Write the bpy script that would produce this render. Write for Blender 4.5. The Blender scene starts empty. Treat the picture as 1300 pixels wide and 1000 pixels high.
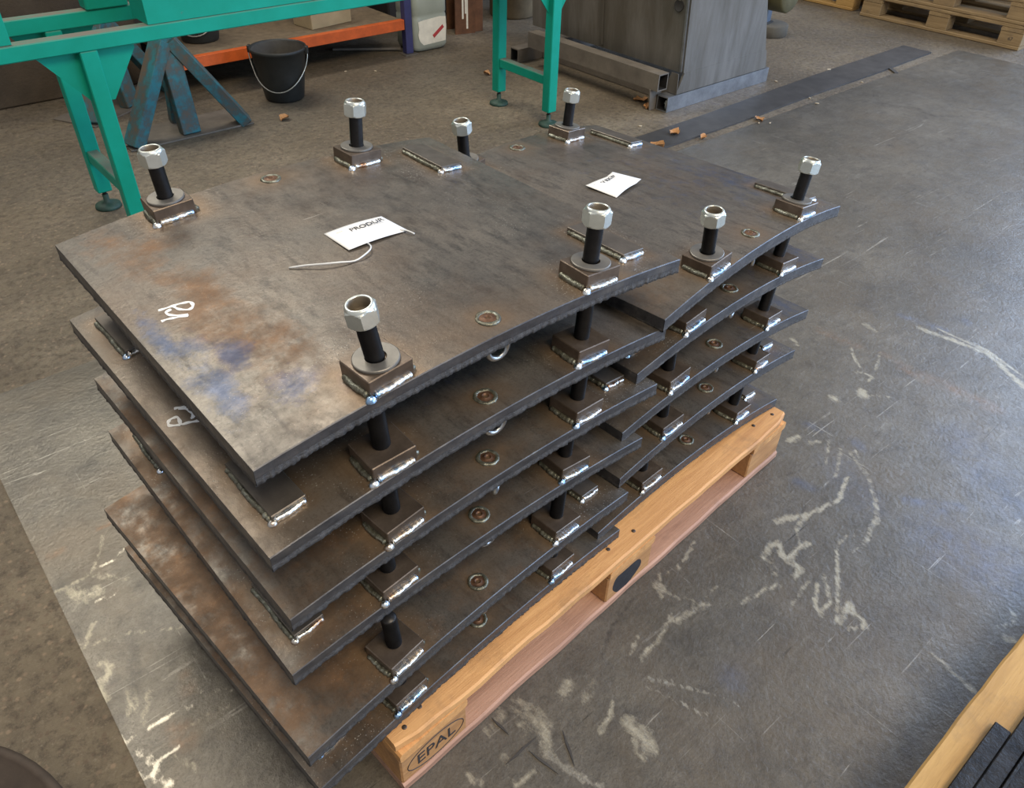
import bpy, math, random
import numpy as np
from mathutils import Matrix, Vector, noise
from math import sin, cos, pi, radians
random.seed(7)
SC = bpy.context.scene
COL = SC.collection

# ------------------------------------------------------------ camera, world, lights, exposure
R_ = Vector((0.762324, -0.646832, 0.021693)); U_ = Vector((0.394481, 0.490966, 0.776748)); F_ = Vector((0.513076, 0.583576, -0.629438))
cd = bpy.data.cameras.new('camera'); cam = bpy.data.objects.new('camera', cd); COL.objects.link(cam)
mm = Matrix.Identity(4)
for i in range(3):
    mm[i][0] = R_[i]; mm[i][1] = U_[i]; mm[i][2] = -F_[i]
mm[2][3] = 1.366
cam.matrix_world = mm
cd.sensor_width = 36.0; cd.lens = 36.0 * 986.47 / 1300; cd.clip_start = 0.02; cd.clip_end = 60
SC.camera = cam
w = bpy.data.worlds.new('hall_air'); SC.world = w; w.use_nodes = True
w.node_tree.nodes['Background'].inputs[0].default_value = (0.80, 0.80, 0.84, 1)
w.node_tree.nodes['Background'].inputs[1].default_value = 0.52
def area(name, loc, target, sx, sy, power, color):
    l = bpy.data.lights.new(name, 'AREA'); l.shape = 'RECTANGLE'; l.size = sx; l.size_y = sy; l.energy = power; l.color = color
    o = bpy.data.objects.new(name, l); COL.objects.link(o); o.location = loc
    o.rotation_euler = (Vector(target) - Vector(loc)).to_track_quat('-Z', 'Y').to_euler()
    return o
area('skylight_far', (0.6, 6.5, 6.6), (0.6, 2.5, 0), 5.0, 2.2, 310, (1.0, 0.93, 0.80))
area('gate_daylight', (9.5, -1.0, 3.4), (1.0, 1.0, 0.3), 6.0, 4.5, 560, (0.46, 0.65, 1.0))
area('window_side', (4.6, -4.6, 2.0), (1.0, 0.8, 0.4), 4.5, 2.8, 230, (0.48, 0.68, 1.0))
area('skylight_near', (0.6, -2.6, 5.6), (0.8, 0.8, 0), 3.0, 2.0, 250, (1.0, 0.84, 0.62))
SC.view_settings.view_transform = 'Standard'
try: SC.view_settings.look = 'None'
except Exception: pass
SC.view_settings.gamma = 1.0; SC.view_settings.use_curve_mapping = False
SC.view_settings.exposure = 0.17

# ------------------------------------------------------------ data (metres)
STROKES= [(0, 0.025, 0.7, [(2.337, 0.707), (2.354, 0.604), (2.368, 0.503), (2.285, 0.362)]), (0, 0.012, 0.8, [(2.379, 0.668), (2.385, 0.511), (2.332, 0.381)]), (0, 0.035, 0.8, [(1.894, 0.649), (1.881, 0.636)]), (0, 0.03, 0.6, [(1.806, 0.692), (1.805, 0.675)]), (0, 0.012, 0.5, [(1.884, 0.643), (1.934, 0.584)]), (0, 0.01, 0.6, [(2.066, 0.786), (2.025, 0.751), (1.997, 0.714)]), (0, 0.012, 0.5, [(2.114, 0.716), (2.021, 0.679)]), (0, 0.012, 0.7, [(1.964, 0.71), (1.983, 0.69), (1.977, 0.662), (1.952, 0.667)]), (0, 0.025, 0.5, [(2.22, 0.828), (2.211, 0.79)]), (0, 0.02, 0.5, [(1.966, 0.93), (1.95, 0.899)]), (0, 0.022, 0.8, [(1.554, 0.659), (1.584, 0.655)]), (0, 0.015, 0.7, [(1.586, 0.618), (1.616, 0.609)]), (0, 0.008, 0.6, [(1.636, 0.593), (1.55, 0.549)]), (0, 0.012, 0.5, [(1.633, 0.557), (1.532, 0.509)]), (0, 0.016, 0.5, [(1.64, 0.536), (1.592, 0.453), (1.528, 0.399), (1.469, 0.36)]), (0, 0.008, 0.5, [(1.654, 0.528), (1.606, 0.467)]), (0, 0.012, 0.9, [(1.551, 0.487), (1.464, 0.46), (1.376, 0.477), (1.333, 0.496)]), (0, 0.022, 0.9, [(1.328, 0.5), (1.287, 0.515)]), (0, 0.016, 0.9, [(1.174, 0.472), (1.221, 0.48), (1.236, 0.473), (1.213, 0.449), (1.207, 0.428)]), (0, 0.016, 0.9, [(1.21, 0.431), (1.261, 0.436), (1.29, 0.43)]), (0, 0.014, 0.9, [(1.21, 0.431), (1.216, 0.398), (1.184, 0.396)]), (0, 0.01, 0.7, [(1.274, 0.442), (1.304, 0.473), (1.376, 0.477)]), (0, 0.008, 0.8, [(1.142, 0.404), (1.107, 0.416), (1.068, 0.422), (1.04, 0.424)]), (0, 0.025, 0.35, [(1.192, 0.48), (1.156, 0.424)]), (0, 0.008, 0.8, [(1.209, 0.354), (1.154, 0.326), (1.14, 0.302), (1.19, 0.311)]), (0, 0.01, 0.8, [(1.32, 0.376), (1.243, 0.326), (1.148, 0.27)]), (0, 0.016, 0.8, [(1.157, 0.268), (1.216, 0.282), (1.197, 0.26)]), (0, 0.008, 0.9, [(1.158, 0.247), (1.19, 0.226), (1.199, 0.246)]), (0, 0.016, 0.5, [(1.475, 0.371), (1.391, 0.347), (1.35, 0.35)]), (0, 0.01, 0.5, [(1.393, 0.376), (1.354, 0.389), (1.288, 0.358)]), (0, 0.008, 0.5, [(1.205, 0.371), (1.111, 0.355)]), (0, 0.014, 0.6, [(1.235, 0.354), (1.2, 0.321)]), (0, 0.006, 0.8, [(1.236, 0.108), (1.229, 0.079), (1.221, 0.04), (1.217, 0.013)]), (0, 0.012, 0.7, [(1.221, 0.031), (1.217, 0.013)]), (0, 0.008, 0.6, [(1.398, 0.054), (1.432, 0.036), (1.453, 0.039), (1.46, 0.048)]), (0, 0.02, 0.6, [(1.387, 0.03), (1.395, 0.011)]), (0, 0.03, 0.6, [(0.628, 0.526), (0.606, 0.518)]), (0, 0.03, 0.5, [(0.527, 0.563), (0.519, 0.539), (0.498, 0.508)]), (0, 0.04, 0.6, [(0.531, 0.53), (0.53, 0.49)]), (0, 0.03, 0.4, [(0.499, 0.565), (0.448, 0.549)]), (0, 0.03, 0.7, [(0.525, 0.485), (0.506, 0.451)]), (1, 0.016, 0.9, [(0.506, 0.451), (0.511, 0.408), (0.523, 0.375), (0.537, 0.348)]), (0, 0.012, 0.8, [(0.661, 0.444), (0.638, 0.427), (0.607, 0.421)]), (0, 0.035, 0.8, [(0.659, 0.397), (0.656, 0.377)]), (0, 0.03, 0.7, [(0.669, 0.366), (0.649, 0.336)]), (0, 0.012, 0.7, [(0.656, 0.386), (0.629, 0.352), (0.626, 0.33)]), (0, 0.012, 0.7, [(0.467, 0.441), (0.425, 0.446)]), (0, 0.008, 0.7, [(0.371, 0.516), (0.381, 0.483)]), (0, 0.02, 0.4, [(0.443, 0.497), (0.431, 0.462)]), (0, 0.03, 0.4, [(0.624, 0.483), (0.658, 0.496)]), (1, 0.004, 0.8, [(0.748, 0.441), (0.786, 0.39), (0.82, 0.341)]), (1, 0.004, 0.7, [(0.738, 0.424), (0.759, 0.367), (0.782, 0.311)]), (1, 0.003, 0.6, [(0.82, 0.341), (0.857, 0.259)]), (0, 0.022, 0.8, [(0.932, 0.576), (0.933, 0.554)]), (0, 0.01, 0.6, [(0.958, 0.587), (0.915, 0.547)]), (0, 0.01, 0.6, [(0.972, 0.581), (1.002, 0.573), (1.011, 0.576)]), (0, 0.01, 0.6, [(1.085, 0.597), (1.03, 0.578)]), (0, 0.02, 0.5, [(0.959, 0.481), (0.896, 0.483)]), (0, 0.012, 0.7, [(0.896, 0.5), (0.828, 0.479), (0.77, 0.473)]), (0, 0.012, 0.6, [(0.985, 0.472), (0.95, 0.475)]), (0, 0.012, 0.6, [(0.808, 0.512), (0.766, 0.495)]), (0, 0.008, 0.5, [(0.927, 0.553), (0.967, 0.479), (1.03, 0.487)]), (1, 0.003, 0.9, [(0.106, 1.391), (0.066, 1.373), (0.028, 1.369)]), (0, 0.006, 0.7, [(0.028, 1.369), (-0.012, 1.361), (-0.078, 1.363)]), (0, 0.008, 0.6, [(0.07, 1.456), (0.051, 1.414), (0.021, 1.372)]), (0, 0.04, 0.5, [(-0.036, 1.344), (-0.013, 1.305), (0.007, 1.309)]), (0, 0.02, 0.4, [(0.019, 1.357), (0.067, 1.304)]), (1, 0.005, 0.8, [(-0.003, 1.287), (0.008, 1.283), (0.032, 1.275)]), (1, 0.007, 1, [(-0.082, 1.31), (-0.055, 1.299)]), (0, 0.012, 0.6, [(-0.02, 1.236), (-0.058, 1.186), (-0.07, 1.23)]), (0, 0.014, 0.8, [(-0.041, 1.134), (-0.03, 1.112), (-0.038, 1.097), (-0.057, 1.092), (-0.059, 1.069), (-0.058, 1.047)]), (0, 0.03, 0.4, [(-0.02, 1.036), (-0.028, 0.993)]), (0, 0.02, 0.4, [(0.008, 1.013), (-0.025, 0.961)]), (1, 0.016, 0.8, [(-0.066, 0.966), (-0.062, 0.944), (-0.05, 0.947)]), (1, 0.008, 0.9, [(-0.074, 0.949), (-0.078, 0.93)]), (1, 0.012, 0.9, [(-0.045, 0.888), (-0.033, 0.866), (-0.047, 0.859)]), (1, 0.01, 0.8, [(-0.07, 0.896), (-0.059, 0.87)]), (1, 0.012, 0.9, [(-0.023, 0.875), (0.006, 0.878)]), (1, 0.007, 0.9, [(-0.018, 0.946), (0.018, 0.944), (0.062, 0.939)]), (1, 0.003, 0.8, [(0.064, 0.973), (0.126, 0.921)]), (0, 0.008, 0.5, [(-0.004, 0.869), (0.011, 0.838), (0.021, 0.812)]), (1, 0.02, 0.6, [(-0.049, 0.915), (-0.037, 0.892)]), (0, 0.006, 0.4, [(-0.07, 1.196), (0.019, 1.168), (0.109, 1.113)]), (0, 0.005, 0.4, [(0.023, 0.902), (0.111, 0.897)]), (1, 0.02, 0.8, [(-0.041, 0.846), (-0.029, 0.823)]), (1, 0.015, 0.8, [(-0.074, 0.865), (-0.056, 0.859)]), (3, 0.012, 0.7, [(0.068, 1.482), (0.094, 1.482)]), (3, 0.016, 0.6, [(-0.04, 1.471), (-0.015, 1.468)]), (3, 0.03, 0.3, [(0.072, 1.002), (0.065, 0.966)]), (3, 0.012, 0.5, [(-0.076, 1.456), (-0.066, 1.459)]), (3, 0.05, 0.4, [(0.018, 0.906), (0.023, 0.883)]), (2, 0.03, 0.5, [(4.282, 1.709), (4.298, 1.624), (4.4, 1.548)]), (2, 0.04, 0.5, [(4.556, 1.579), (4.583, 1.529)]), (2, 0.02, 0.5, [(3.693, 1.613), (3.741, 1.527)]), (2, 0.02, 0.3, [(4.224, 1.485), (4.246, 1.427)]), (2, 0.02, 0.3, [(3.865, 1.648), (3.909, 1.589)]), (2, 0.06, 0.4, [(4.234, 1.941), (4.324, 1.722)]), (2, 0.008, 0.6, [(0.501, 0.568), (0.501, 0.554)]), (2, 0.06, 0.3, [(0.978, 0.169), (1.038, 0.06)]), (2, 0.03, 0.4, [(0.028, 1.15), (-0.012, 1.03)]), (2, 0.06, 0.35, [(-0.05, 1.237), (-0.076, 1.224)]), (2, 0.003, 0.7, [(0.712, 0.522), (0.775, 0.558), (0.894, 0.586)]), (2, 0.003, 0.6, [(1.349, 0.616), (1.491, 0.575), (1.635, 0.517)]), (2, 0.002, 0.7, [(1.635, 0.517), (1.879, 0.397), (2.111, 0.29)]), (3, 0.05, 0.35, [(2.093, 0.622), (2.112, 0.488), (2.115, 0.373)]), (3, 0.03, 0.3, [(2.112, 0.708), (2.112, 0.656)]), (3, 0.04, 0.25, [(2.073, 0.9), (2.093, 0.775)]), (4, 0.03, 0.7, [(1.582, 0.299), (1.624, 0.281)]), (4, 0.03, 0.7, [(1.591, 0.354), (1.673, 0.257)]), (4, 0.03, 0.7, [(2.495, 0.633), (2.487, 0.617)]), (4, 0.03, 0.7, [(1.576, 0.166), (1.543, 0.107)]), (4, 0.03, 0.7, [(1.647, 0.665), (1.658, 0.636)]), (4, 0.03, 0.7, [(1.69, 0.55), (1.678, 0.52)]), (4, 0.03, 0.7, [(1.437, 0.562), (1.448, 0.524)]), (4, 0.03, 0.7, [(2.357, 0.789), (2.39, 0.647)]), (4, 0.2, 0.5, [(1.536, 0.229), (1.552, 0.128)]), (4, 0.15, 0.35, [(1.912, 0.37), (1.777, 0.19)]), (4, 0.1, 0.3, [(1.569, 0.533), (1.507, 0.41)]), (4, 0.06, 0.5, [(0.876, 0.338), (0.876, 0.324)])]
MARKS= {'p1': [[(0.045, 0.359), (0.053, 0.357), (0.062, 0.355), (0.071, 0.353), (0.08, 0.349), (0.085, 0.345), (0.085, 0.337), (0.081, 0.331), (0.075, 0.331), (0.068, 0.339), (0.065, 0.347), (0.064, 0.354)], [(0.059, 0.349), (0.051, 0.347), (0.052, 0.338), (0.058, 0.33), (0.064, 0.324), (0.071, 0.321)], [(0.07, 0.317), (0.061, 0.323), (0.053, 0.327), (0.045, 0.331), (0.038, 0.332)]], 'p2': [[(0.046, 0.272), (0.039, 0.276), (0.032, 0.28), (0.024, 0.284), (0.025, 0.292), (0.026, 0.301), (0.022, 0.304), (0.016, 0.304), (0.012, 0.3), (0.011, 0.294), (0.016, 0.289), (0.023, 0.284)], [(0.03, 0.321), (0.035, 0.319), (0.04, 0.315), (0.045, 0.312)], [(0.035, 0.317), (0.041, 0.31), (0.044, 0.301), (0.044, 0.293), (0.042, 0.286), (0.038, 0.285)]], 'wire1': [[(0.351, 0.311), (0.348, 0.297), (0.34, 0.285), (0.324, 0.278), (0.307, 0.277), (0.287, 0.283), (0.265, 0.294), (0.245, 0.31), (0.226, 0.324)], [(0.415, 0.315), (0.419, 0.301), (0.424, 0.29)]], 'L2mask': [(0.079, 0.311)]}
SLIVERS=[(0.47, 0.566, 0.474, 0.52, 'dark sliver touching the pallet board'), (0.434, 0.483, 0.509, 0.487, 'thin sliver crossing the pale scuffs'), (0.482, 0.476, 0.495, 0.412, 'long sliver below the pale scuff blotch'), (0.554, 0.465, 0.526, 0.403, 'curved sliver farthest from the pallet')]

# ------------------------------------------------------------ helpers
class MB:
    def __init__(s): s.v = []; s.f = []; s.m = []; s.sm = []
    def add(s, vs, fs, mi=0, smooth=False, M=None):
        n = len(s.v)
        if M is not None: vs = [tuple(M @ Vector(p)) for p in vs]
        s.v += [tuple(p) for p in vs]; s.f += [tuple(i + n for i in f) for f in fs]
        s.m += [mi] * len(fs); s.sm += [smooth] * len(fs); return s
    def box(s, x0, x1, y0, y1, z0, z1, mi=0, bev=0.0, M=None):
        if x1 < x0: x0, x1 = x1, x0
        b = min(bev, (x1 - x0) * .45, (y1 - y0) * .45, (z1 - z0) * .45)
        if b <= 0:
            vs = [(x, y, z) for z in (z0, z1) for (x, y) in ((x0, y0), (x1, y0), (x1, y1), (x0, y1))]
            fs = [(3, 2, 1, 0), (4, 5, 6, 7), (0, 1, 5, 4), (1, 2, 6, 5), (2, 3, 7, 6), (3, 0, 4, 7)]
            return s.add(vs, fs, mi, False, M)
        vs = []
        for cx, sx in ((x0, 1), (x1, -1)):
            for cy, sy in ((y0, 1), (y1, -1)):
                for cz, sz in ((z0, 1), (z1, -1)):
                    vs += [(cx, cy + sy * b, cz + sz * b), (cx + sx * b, cy, cz + sz * b), (cx + sx * b, cy + sy * b, cz)]
        def I(i, j, k, t): return (i * 4 + j * 2 + k) * 3 + t
        fs = []
        for i in (0, 1): fs.append([I(i, 0, 0, 0), I(i, 1, 0, 0), I(i, 1, 1, 0), I(i, 0, 1, 0)])
        for j in (0, 1): fs.append([I(0, j, 0, 1), I(1, j, 0, 1), I(1, j, 1, 1), I(0, j, 1, 1)])
        for k in (0, 1): fs.append([I(0, 0, k, 2), I(1, 0, k, 2), I(1, 1, k, 2), I(0, 1, k, 2)])
        for i in (0, 1):
            for j in (0, 1): fs.append([I(i, j, 0, 0), I(i, j, 1, 0), I(i, j, 1, 1), I(i, j, 0, 1)])
        for i in (0, 1):
            for k in (0, 1): fs.append([I(i, 0, k, 0), I(i, 1, k, 0), I(i, 1, k, 2), I(i, 0, k, 2)])
        for j in (0, 1):
            for k in (0, 1): fs.append([I(0, j, k, 1), I(1, j, k, 1), I(1, j, k, 2), I(0, j, k, 2)])
        for i in (0, 1):
            for j in (0, 1):
                for k in (0, 1): fs.append([I(i, j, k, 0), I(i, j, k, 1), I(i, j, k, 2)])
        c = Vector(((x0 + x1) / 2, (y0 + y1) / 2, (z0 + z1) / 2)); out = []
        for f in fs:
            P = [Vector(vs[q]) for q in f]; n = (P[1] - P[0]).cross(P[2] - P[0])
            if n.dot(sum(P, Vector()) / len(P) - c) < 0: f = f[::-1]
            out.append(f)
        return s.add(vs, out, mi, False, M)
    def lathe(s, prof, n=24, mi=0, smooth=True, M=None, cap0=False, cap1=False, rf=None):
        vs = []; fs = []
        for (r, z) in prof:
            for k in range(n):
                a = 2 * pi * k / n; rr = r if rf is None else rf(r, z, a)
                vs.append((rr * cos(a), rr * sin(a), z))
        for i in range(len(prof) - 1):
            for k in range(n):
                k2 = (k + 1) % n; fs.append((i * n + k, i * n + k2, (i + 1) * n + k2, (i + 1) * n + k))
        if cap0: fs.append(tuple(range(n))[::-1])
        if cap1: fs.append(tuple((len(prof) - 1) * n + k for k in range(n)))
        return s.add(vs, fs, mi, smooth, M)
    def tube(s, pts, r, n=8, mi=0, smooth=True, rfun=None, M=None):
        pts = [Vector(p) for p in pts]; vs = []; fs = []; up = Vector((0, 0, 1))
        for i, p in enumerate(pts):
            t = (pts[min(i + 1, len(pts) - 1)] - pts[max(i - 1, 0)]).normalized()
            x = t.cross(up)
            if x.length < .05: x = t.cross(Vector((1, 0, 0)))
            x.normalize(); y = x.cross(t).normalized(); up = y
            rr = r if rfun is None else rfun(i / (len(pts) - 1))
            for k in range(n):
                a = 2 * pi * k / n; vs.append(tuple(p + x * (rr * cos(a)) + y * (rr * sin(a))))
        for i in range(len(pts) - 1):
            for k in range(n):
                k2 = (k + 1) % n; fs.append((i * n + k, (i + 1) * n + k, (i + 1) * n + k2, i * n + k2))
        fs.append(tuple(range(n))); fs.append(tuple((len(pts) - 1) * n + k for k in range(n))[::-1])
        return s.add(vs, fs, mi, smooth, M)
    def bar(s, p, q, wx, wy, mi=0, up=(0, 0, 1)):
        p = Vector(p); q = Vector(q); t = q - p; L = t.length; t.normalize(); u = Vector(up)
        x = u.cross(t)
        if x.length < .01: x = Vector((1, 0, 0)).cross(t)
        x.normalize(); y = t.cross(x)
        M = Matrix((x, y, t)).transposed().to_4x4(); M.translation = p
        return s.box(-wx / 2, wx / 2, -wy / 2, wy / 2, 0, L, mi, min(wx, wy) * .06, M)
    def hollow(s, a, b, c, d, l0, l1, t, axis, mi=0, mi2=1):
        # square tube: cross-section a..b x c..d, along axis 'x' or 'y' from l0 to l1, wall t
        def P(u, v, l): return (l, u, v) if axis == 'x' else (u, l, v)
        o = [(a, c), (b, c), (b, d), (a, d)]; i_ = [(a + t, c + t), (b - t, c + t), (b - t, d - t), (a + t, d - t)]
        vs = [P(u, v, l) for l in (l0, l1) for (u, v) in o] + [P(u, v, l) for l in (l0, l1) for (u, v) in i_]
        for k in range(4):
            k2 = (k + 1) % 4
            s.add([vs[k], vs[k2], vs[4 + k2], vs[4 + k]], [(0, 1, 2, 3)], mi)
            s.add([vs[8 + k], vs[8 + k2], vs[12 + k2], vs[12 + k]], [(3, 2, 1, 0)], mi2)
            for e in (0, 4): s.add([vs[e + k], vs[e + k2], vs[8 + e + k2], vs[8 + e + k]], [(0, 1, 2, 3)], mi)
        return s
    def prism(s, poly, z0, z1, mi=0, M=None):
        n = len(poly); vs = [(x, y, z0) for x, y in poly] + [(x, y, z1) for x, y in poly]
        fs = [tuple(range(n))[::-1], tuple(range(n, 2 * n))] + [(i, (i + 1) % n, n + (i + 1) % n, n + i) for i in range(n)]
        return s.add(vs, fs, mi, False, M)
    def mesh(s, name, mats):
        me = bpy.data.meshes.new(name); me.from_pydata(s.v, [], s.f)
        for m in (mats if isinstance(mats, (list, tuple)) else [mats]): me.materials.append(m)
        me.polygons.foreach_set('material_index', s.m); me.polygons.foreach_set('use_smooth', s.sm)
        me.update(); return me
def put(name, me, parent=None, M=None, label=None):
    o = bpy.data.objects.new(name, me); COL.objects.link(o)
    if parent is not None: o.parent = parent
    if M is not None: o.matrix_local = M
    if label: o['label'] = label
    return o
def tag(o, label, cat, group=None):
    o['label'] = label; o['category'] = cat
    if group: o['group'] = group
    return o
def root(name, label, cat, loc=(0, 0, 0), rz=0.0, group=None):
    o = bpy.data.objects.new(name, None); COL.objects.link(o); o.location = loc; o.rotation_euler = (0, 0, rz)
    o.empty_display_size = .05
    return tag(o, label, cat, group)
def T(x, y, z, rz=0, rx=0, ry=0):
    return Matrix.Translation((x, y, z)) @ Matrix.Rotation(rz, 4, 'Z') @ Matrix.Rotation(ry, 4, 'Y') @ Matrix.Rotation(rx, 4, 'X')

# ------------------------------------------------------------ materials
class NT:
    def __init__(s, name):
        s.mat = bpy.data.materials.new(name); s.mat.use_nodes = True; s.t = s.mat.node_tree; s.n = s.t.nodes; s.l = s.t.links
        s.b = s.n['Principled BSDF']; s.co = s.n.new('ShaderNodeTexCoord').outputs['Object']
    def node(s, ty, **kw):
        n = s.n.new(ty)
        for k, v in kw.items(): setattr(n, k, v)
        return n
    def link(s, a, b): s.l.new(a, b)
    def mapd(s, scale=(1, 1, 1), rot=(0, 0, 0), loc=(0, 0, 0), src=None):
        m = s.node('ShaderNodeMapping'); m.inputs['Scale'].default_value = scale; m.inputs['Rotation'].default_value = rot; m.inputs['Location'].default_value = loc
        s.link(src or s.co, m.inputs['Vector']); return m.outputs[0]
    def noise(s, sc, det=4, rough=.55, vec=None, dist=0.0):
        n = s.node('ShaderNodeTexNoise'); n.inputs['Scale'].default_value = sc; n.inputs['Detail'].default_value = det
        n.inputs['Roughness'].default_value = rough; n.inputs['Distortion'].default_value = dist
        s.link(vec or s.co, n.inputs['Vector']); return n.outputs['Fac']
    def vor(s, sc, vec=None, out='Distance', feat='F1'):
        n = s.node('ShaderNodeTexVoronoi'); n.feature = feat; n.inputs['Scale'].default_value = sc; s.link(vec or s.co, n.inputs['Vector']); return n.outputs[out]
    def ramp(s, fac, stops, interp='LINEAR'):
        r = s.node('ShaderNodeValToRGB'); r.color_ramp.interpolation = interp; e = r.color_ramp.elements
        while len(e) < len(stops): e.new(.5)
        for el, (p, c) in zip(e, stops):
            el.position = p; el.color = (c, c, c, 1) if isinstance(c, (int, float)) else (*c, 1)
        s.link(fac, r.inputs[0]); return r.outputs[0]
    def math(s, op, a, b=None, clamp=False):
        m = s.node('ShaderNodeMath', operation=op); m.use_clamp = clamp
        for i, x in enumerate((a, b)):
            if x is None: continue
            if isinstance(x, (int, float)): m.inputs[i].default_value = x
            else: s.link(x, m.inputs[i])
        return m.outputs[0]
    def mix(s, fac, a, b, mode='MIX'):
        m = s.node('ShaderNodeMix', data_type='RGBA', blend_type=mode)
        for sock, x in ((m.inputs[0], fac), (m.inputs[6], a), (m.inputs[7], b)):
            if isinstance(x, (int, float)): sock.default_value = x
            elif isinstance(x, tuple): sock.default_value = (*x, 1)
            else: s.link(x, sock)
        return m.outputs[2]
    def attr(s, name):
        a = s.node('ShaderNodeAttribute'); a.attribute_name = name
        sp = s.node('ShaderNodeSeparateColor'); s.link(a.outputs['Color'], sp.inputs[0])
        return sp.outputs[0], sp.outputs[1], sp.outputs[2], a.outputs['Alpha']
    def set(s, base=None, rough=None, metal=None, spec=None):
        for k, x in (('Base Color', base), ('Roughness', rough), ('Metallic', metal), ('Specular IOR Level', spec)):
            if x is None: continue
            if isinstance(x, (int, float)): s.b.inputs[k].default_value = x
            elif isinstance(x, tuple): s.b.inputs[k].default_value = (*x, 1)
            else: s.link(x, s.b.inputs[k])
        return s
    def bump(s, h, st=.3, d=.002):
        b = s.node('ShaderNodeBump'); b.inputs['Strength'].default_value = st; b.inputs['Distance'].default_value = d
        s.link(h, b.inputs['Height']); s.link(b.outputs[0], s.b.inputs['Normal']); return s
def rndvec(m):
    # per-object offset of the texture space so that repeats differ
    oi = m.node('ShaderNodeObjectInfo'); cx = m.node('ShaderNodeCombineXYZ')
    v = m.math('MULTIPLY', oi.outputs['Random'], 37.0); m.link(v, cx.inputs[0]); m.link(v, cx.inputs[1])
    a = m.node('ShaderNodeVectorMath', operation='ADD'); m.link(m.co, a.inputs[0]); m.link(cx.outputs[0], a.inputs[1]); m.co = a.outputs[0]

def mat_plate():
    m = NT('mill_scale_steel'); raw = m.co; rndvec(m)
    R, B, S, H = m.attr('mask')
    big = m.noise(5, 5, .6); st = m.noise(9, 6, .65, m.mapd((4.5, .8, 1), (0, 0, .12)), .4)
    fine = m.noise(55, 6, .7, m.mapd((1.6, .5, 1), (0, 0, .12))); mid = m.noise(22, 5, .65)
    base = m.ramp(big, [(.3, (.100, .093, .083)), (.5, (.148, .135, .116)), (.72, (.20, .177, .146))])
    dark = m.math('MULTIPLY', m.ramp(st, [(.44, 0), (.58, 1)]), m.ramp(fine, [(.40, 0), (.62, 1)]))
    base = m.mix(m.math('MULTIPLY', dark, .72), base, (.048, .045, .043))
    base = m.mix(m.math('MULTIPLY', m.ramp(m.noise(3.2, 6, .7), [(.46, 0), (.66, 1)]), .5), base, (.150, .108, .075))
    base = m.mix(m.ramp(m.noise(260, 3, .7), [(.35, .35), (.5, 0)]), base, (.03, .028, .026))
    base = m.mix(m.math('MULTIPLY', m.ramp(m.noise(90, 4, .7), [(.5, 0), (.75, 1)]), .35), base, (.20, .18, .155))
    rf = m.math('MULTIPLY', R, m.ramp(mid, [(.25, .35), (.6, 1.0)]), True)
    rf = m.ramp(m.math('ADD', rf, m.math('MULTIPLY', m.math('SUBTRACT', m.noise(11, 8, .74), .5), 1.9)), [(.2, 0), (.9, 1)])
    rf = m.math('MULTIPLY', rf, m.ramp(R, [(.02, 0), (.25, 1)]))
    rustc = m.ramp(m.noise(28, 5, .7), [(.3, (.110, .072, .046)), (.6, (.195, .112, .060)), (.85, (.36, .185, .080))])
    base = m.mix(m.math('MULTIPLY', rf, .8), base, rustc)
    bf = m.math('MULTIPLY', m.ramp(m.math('ADD', B, m.math('MULTIPLY', m.math('SUBTRACT', m.noise(22, 8, .78), .5), 2.4)), [(.45, 0), (1.0, 1)]), m.ramp(B, [(.02, 0), (.3, 1)]))
    base = m.mix(m.math('MULTIPLY', bf, .7), base, (.050, .078, .155))
    hf = m.math('MULTIPLY', H, m.ramp(mid, [(.3, .5), (.65, 1)]), True)
    base = m.mix(m.math('MULTIPLY', hf, .85), base, (.225, .150, .088))
    sd = m.vor(210); sn = m.ramp(m.noise(14, 5, .7), [(.45, 0), (.66, 1)])
    dots = m.math('MULTIPLY', m.ramp(sd, [(.12, 1), (.24, 0)]), m.math('MULTIPLY', m.math('ADD', S, .10), sn, True))
    base = m.mix(dots, base, (.62, .60, .54))
    # fine long scratches
    sc = m.math('MAXIMUM', m.ramp(m.noise(3.4, 3, .5, m.mapd((1.6, 50, 1), (0, 0, .5))), [(.735, 0), (.75, 1)]), m.ramp(m.noise(4.1, 3, .5, m.mapd((2.5, 70, 1), (0, 0, -.25))), [(.74, 0), (.755, 1)]))
    sc = m.math('MULTIPLY', sc, m.ramp(m.noise(9, 4), [(.48, 0), (.62, 1)]))
    base = m.mix(m.math('MULTIPLY', sc, .7), base, (.50, .48, .44))
    rough = m.ramp(m.math('ADD', m.math('MULTIPLY', rf, .3), m.noise(30, 5, .7)), [(.3, .27), (.55, .40), (.9, .62)])
    m.set(base, rough, .55); m.bump(m.math('ADD', m.noise(120, 5, .7), m.math('MULTIPLY', dots, 1.5)), .35, .0012); return m.mat
def mat_edge():
    m = NT('sheared_edge_steel'); rndvec(m)
    n = m.noise(40, 5, .7, m.mapd((.5, 1, 1)))
    m.set(m.ramp(n, [(.3, (.055, .056, .062)), (.55, (.105, .104, .108)), (.8, (.19, .175, .155))]), m.ramp(m.noise(15), [(.3, .32), (.7, .5)]), .65)
    m.bump(m.noise(200, 3), .3, .001); return m.mat
def mat_slag():
    m = NT('flame_cut_slag'); n = m.noise(120, 6, .75)
    m.set(m.ramp(n, [(.3, (.045, .045, .047)), (.6, (.115, .113, .112)), (.8, (.22, .21, .20))]), .6, .45)
    m.bump(n, .8, .003); return m.mat
def mat_block():
    m = NT('sawn_block_steel'); rndvec(m)
    n = m.noise(26, 5, .65)
    m.set(m.ramp(n, [(.3, (.095, .074, .057)), (.55, (.155, .120, .092)), (.8, (.24, .195, .155))]), .36, .65)
    m.bump(m.noise(150, 4, .7, m.mapd((.3, 2, 1))), .25, .001); return m.mat
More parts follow.
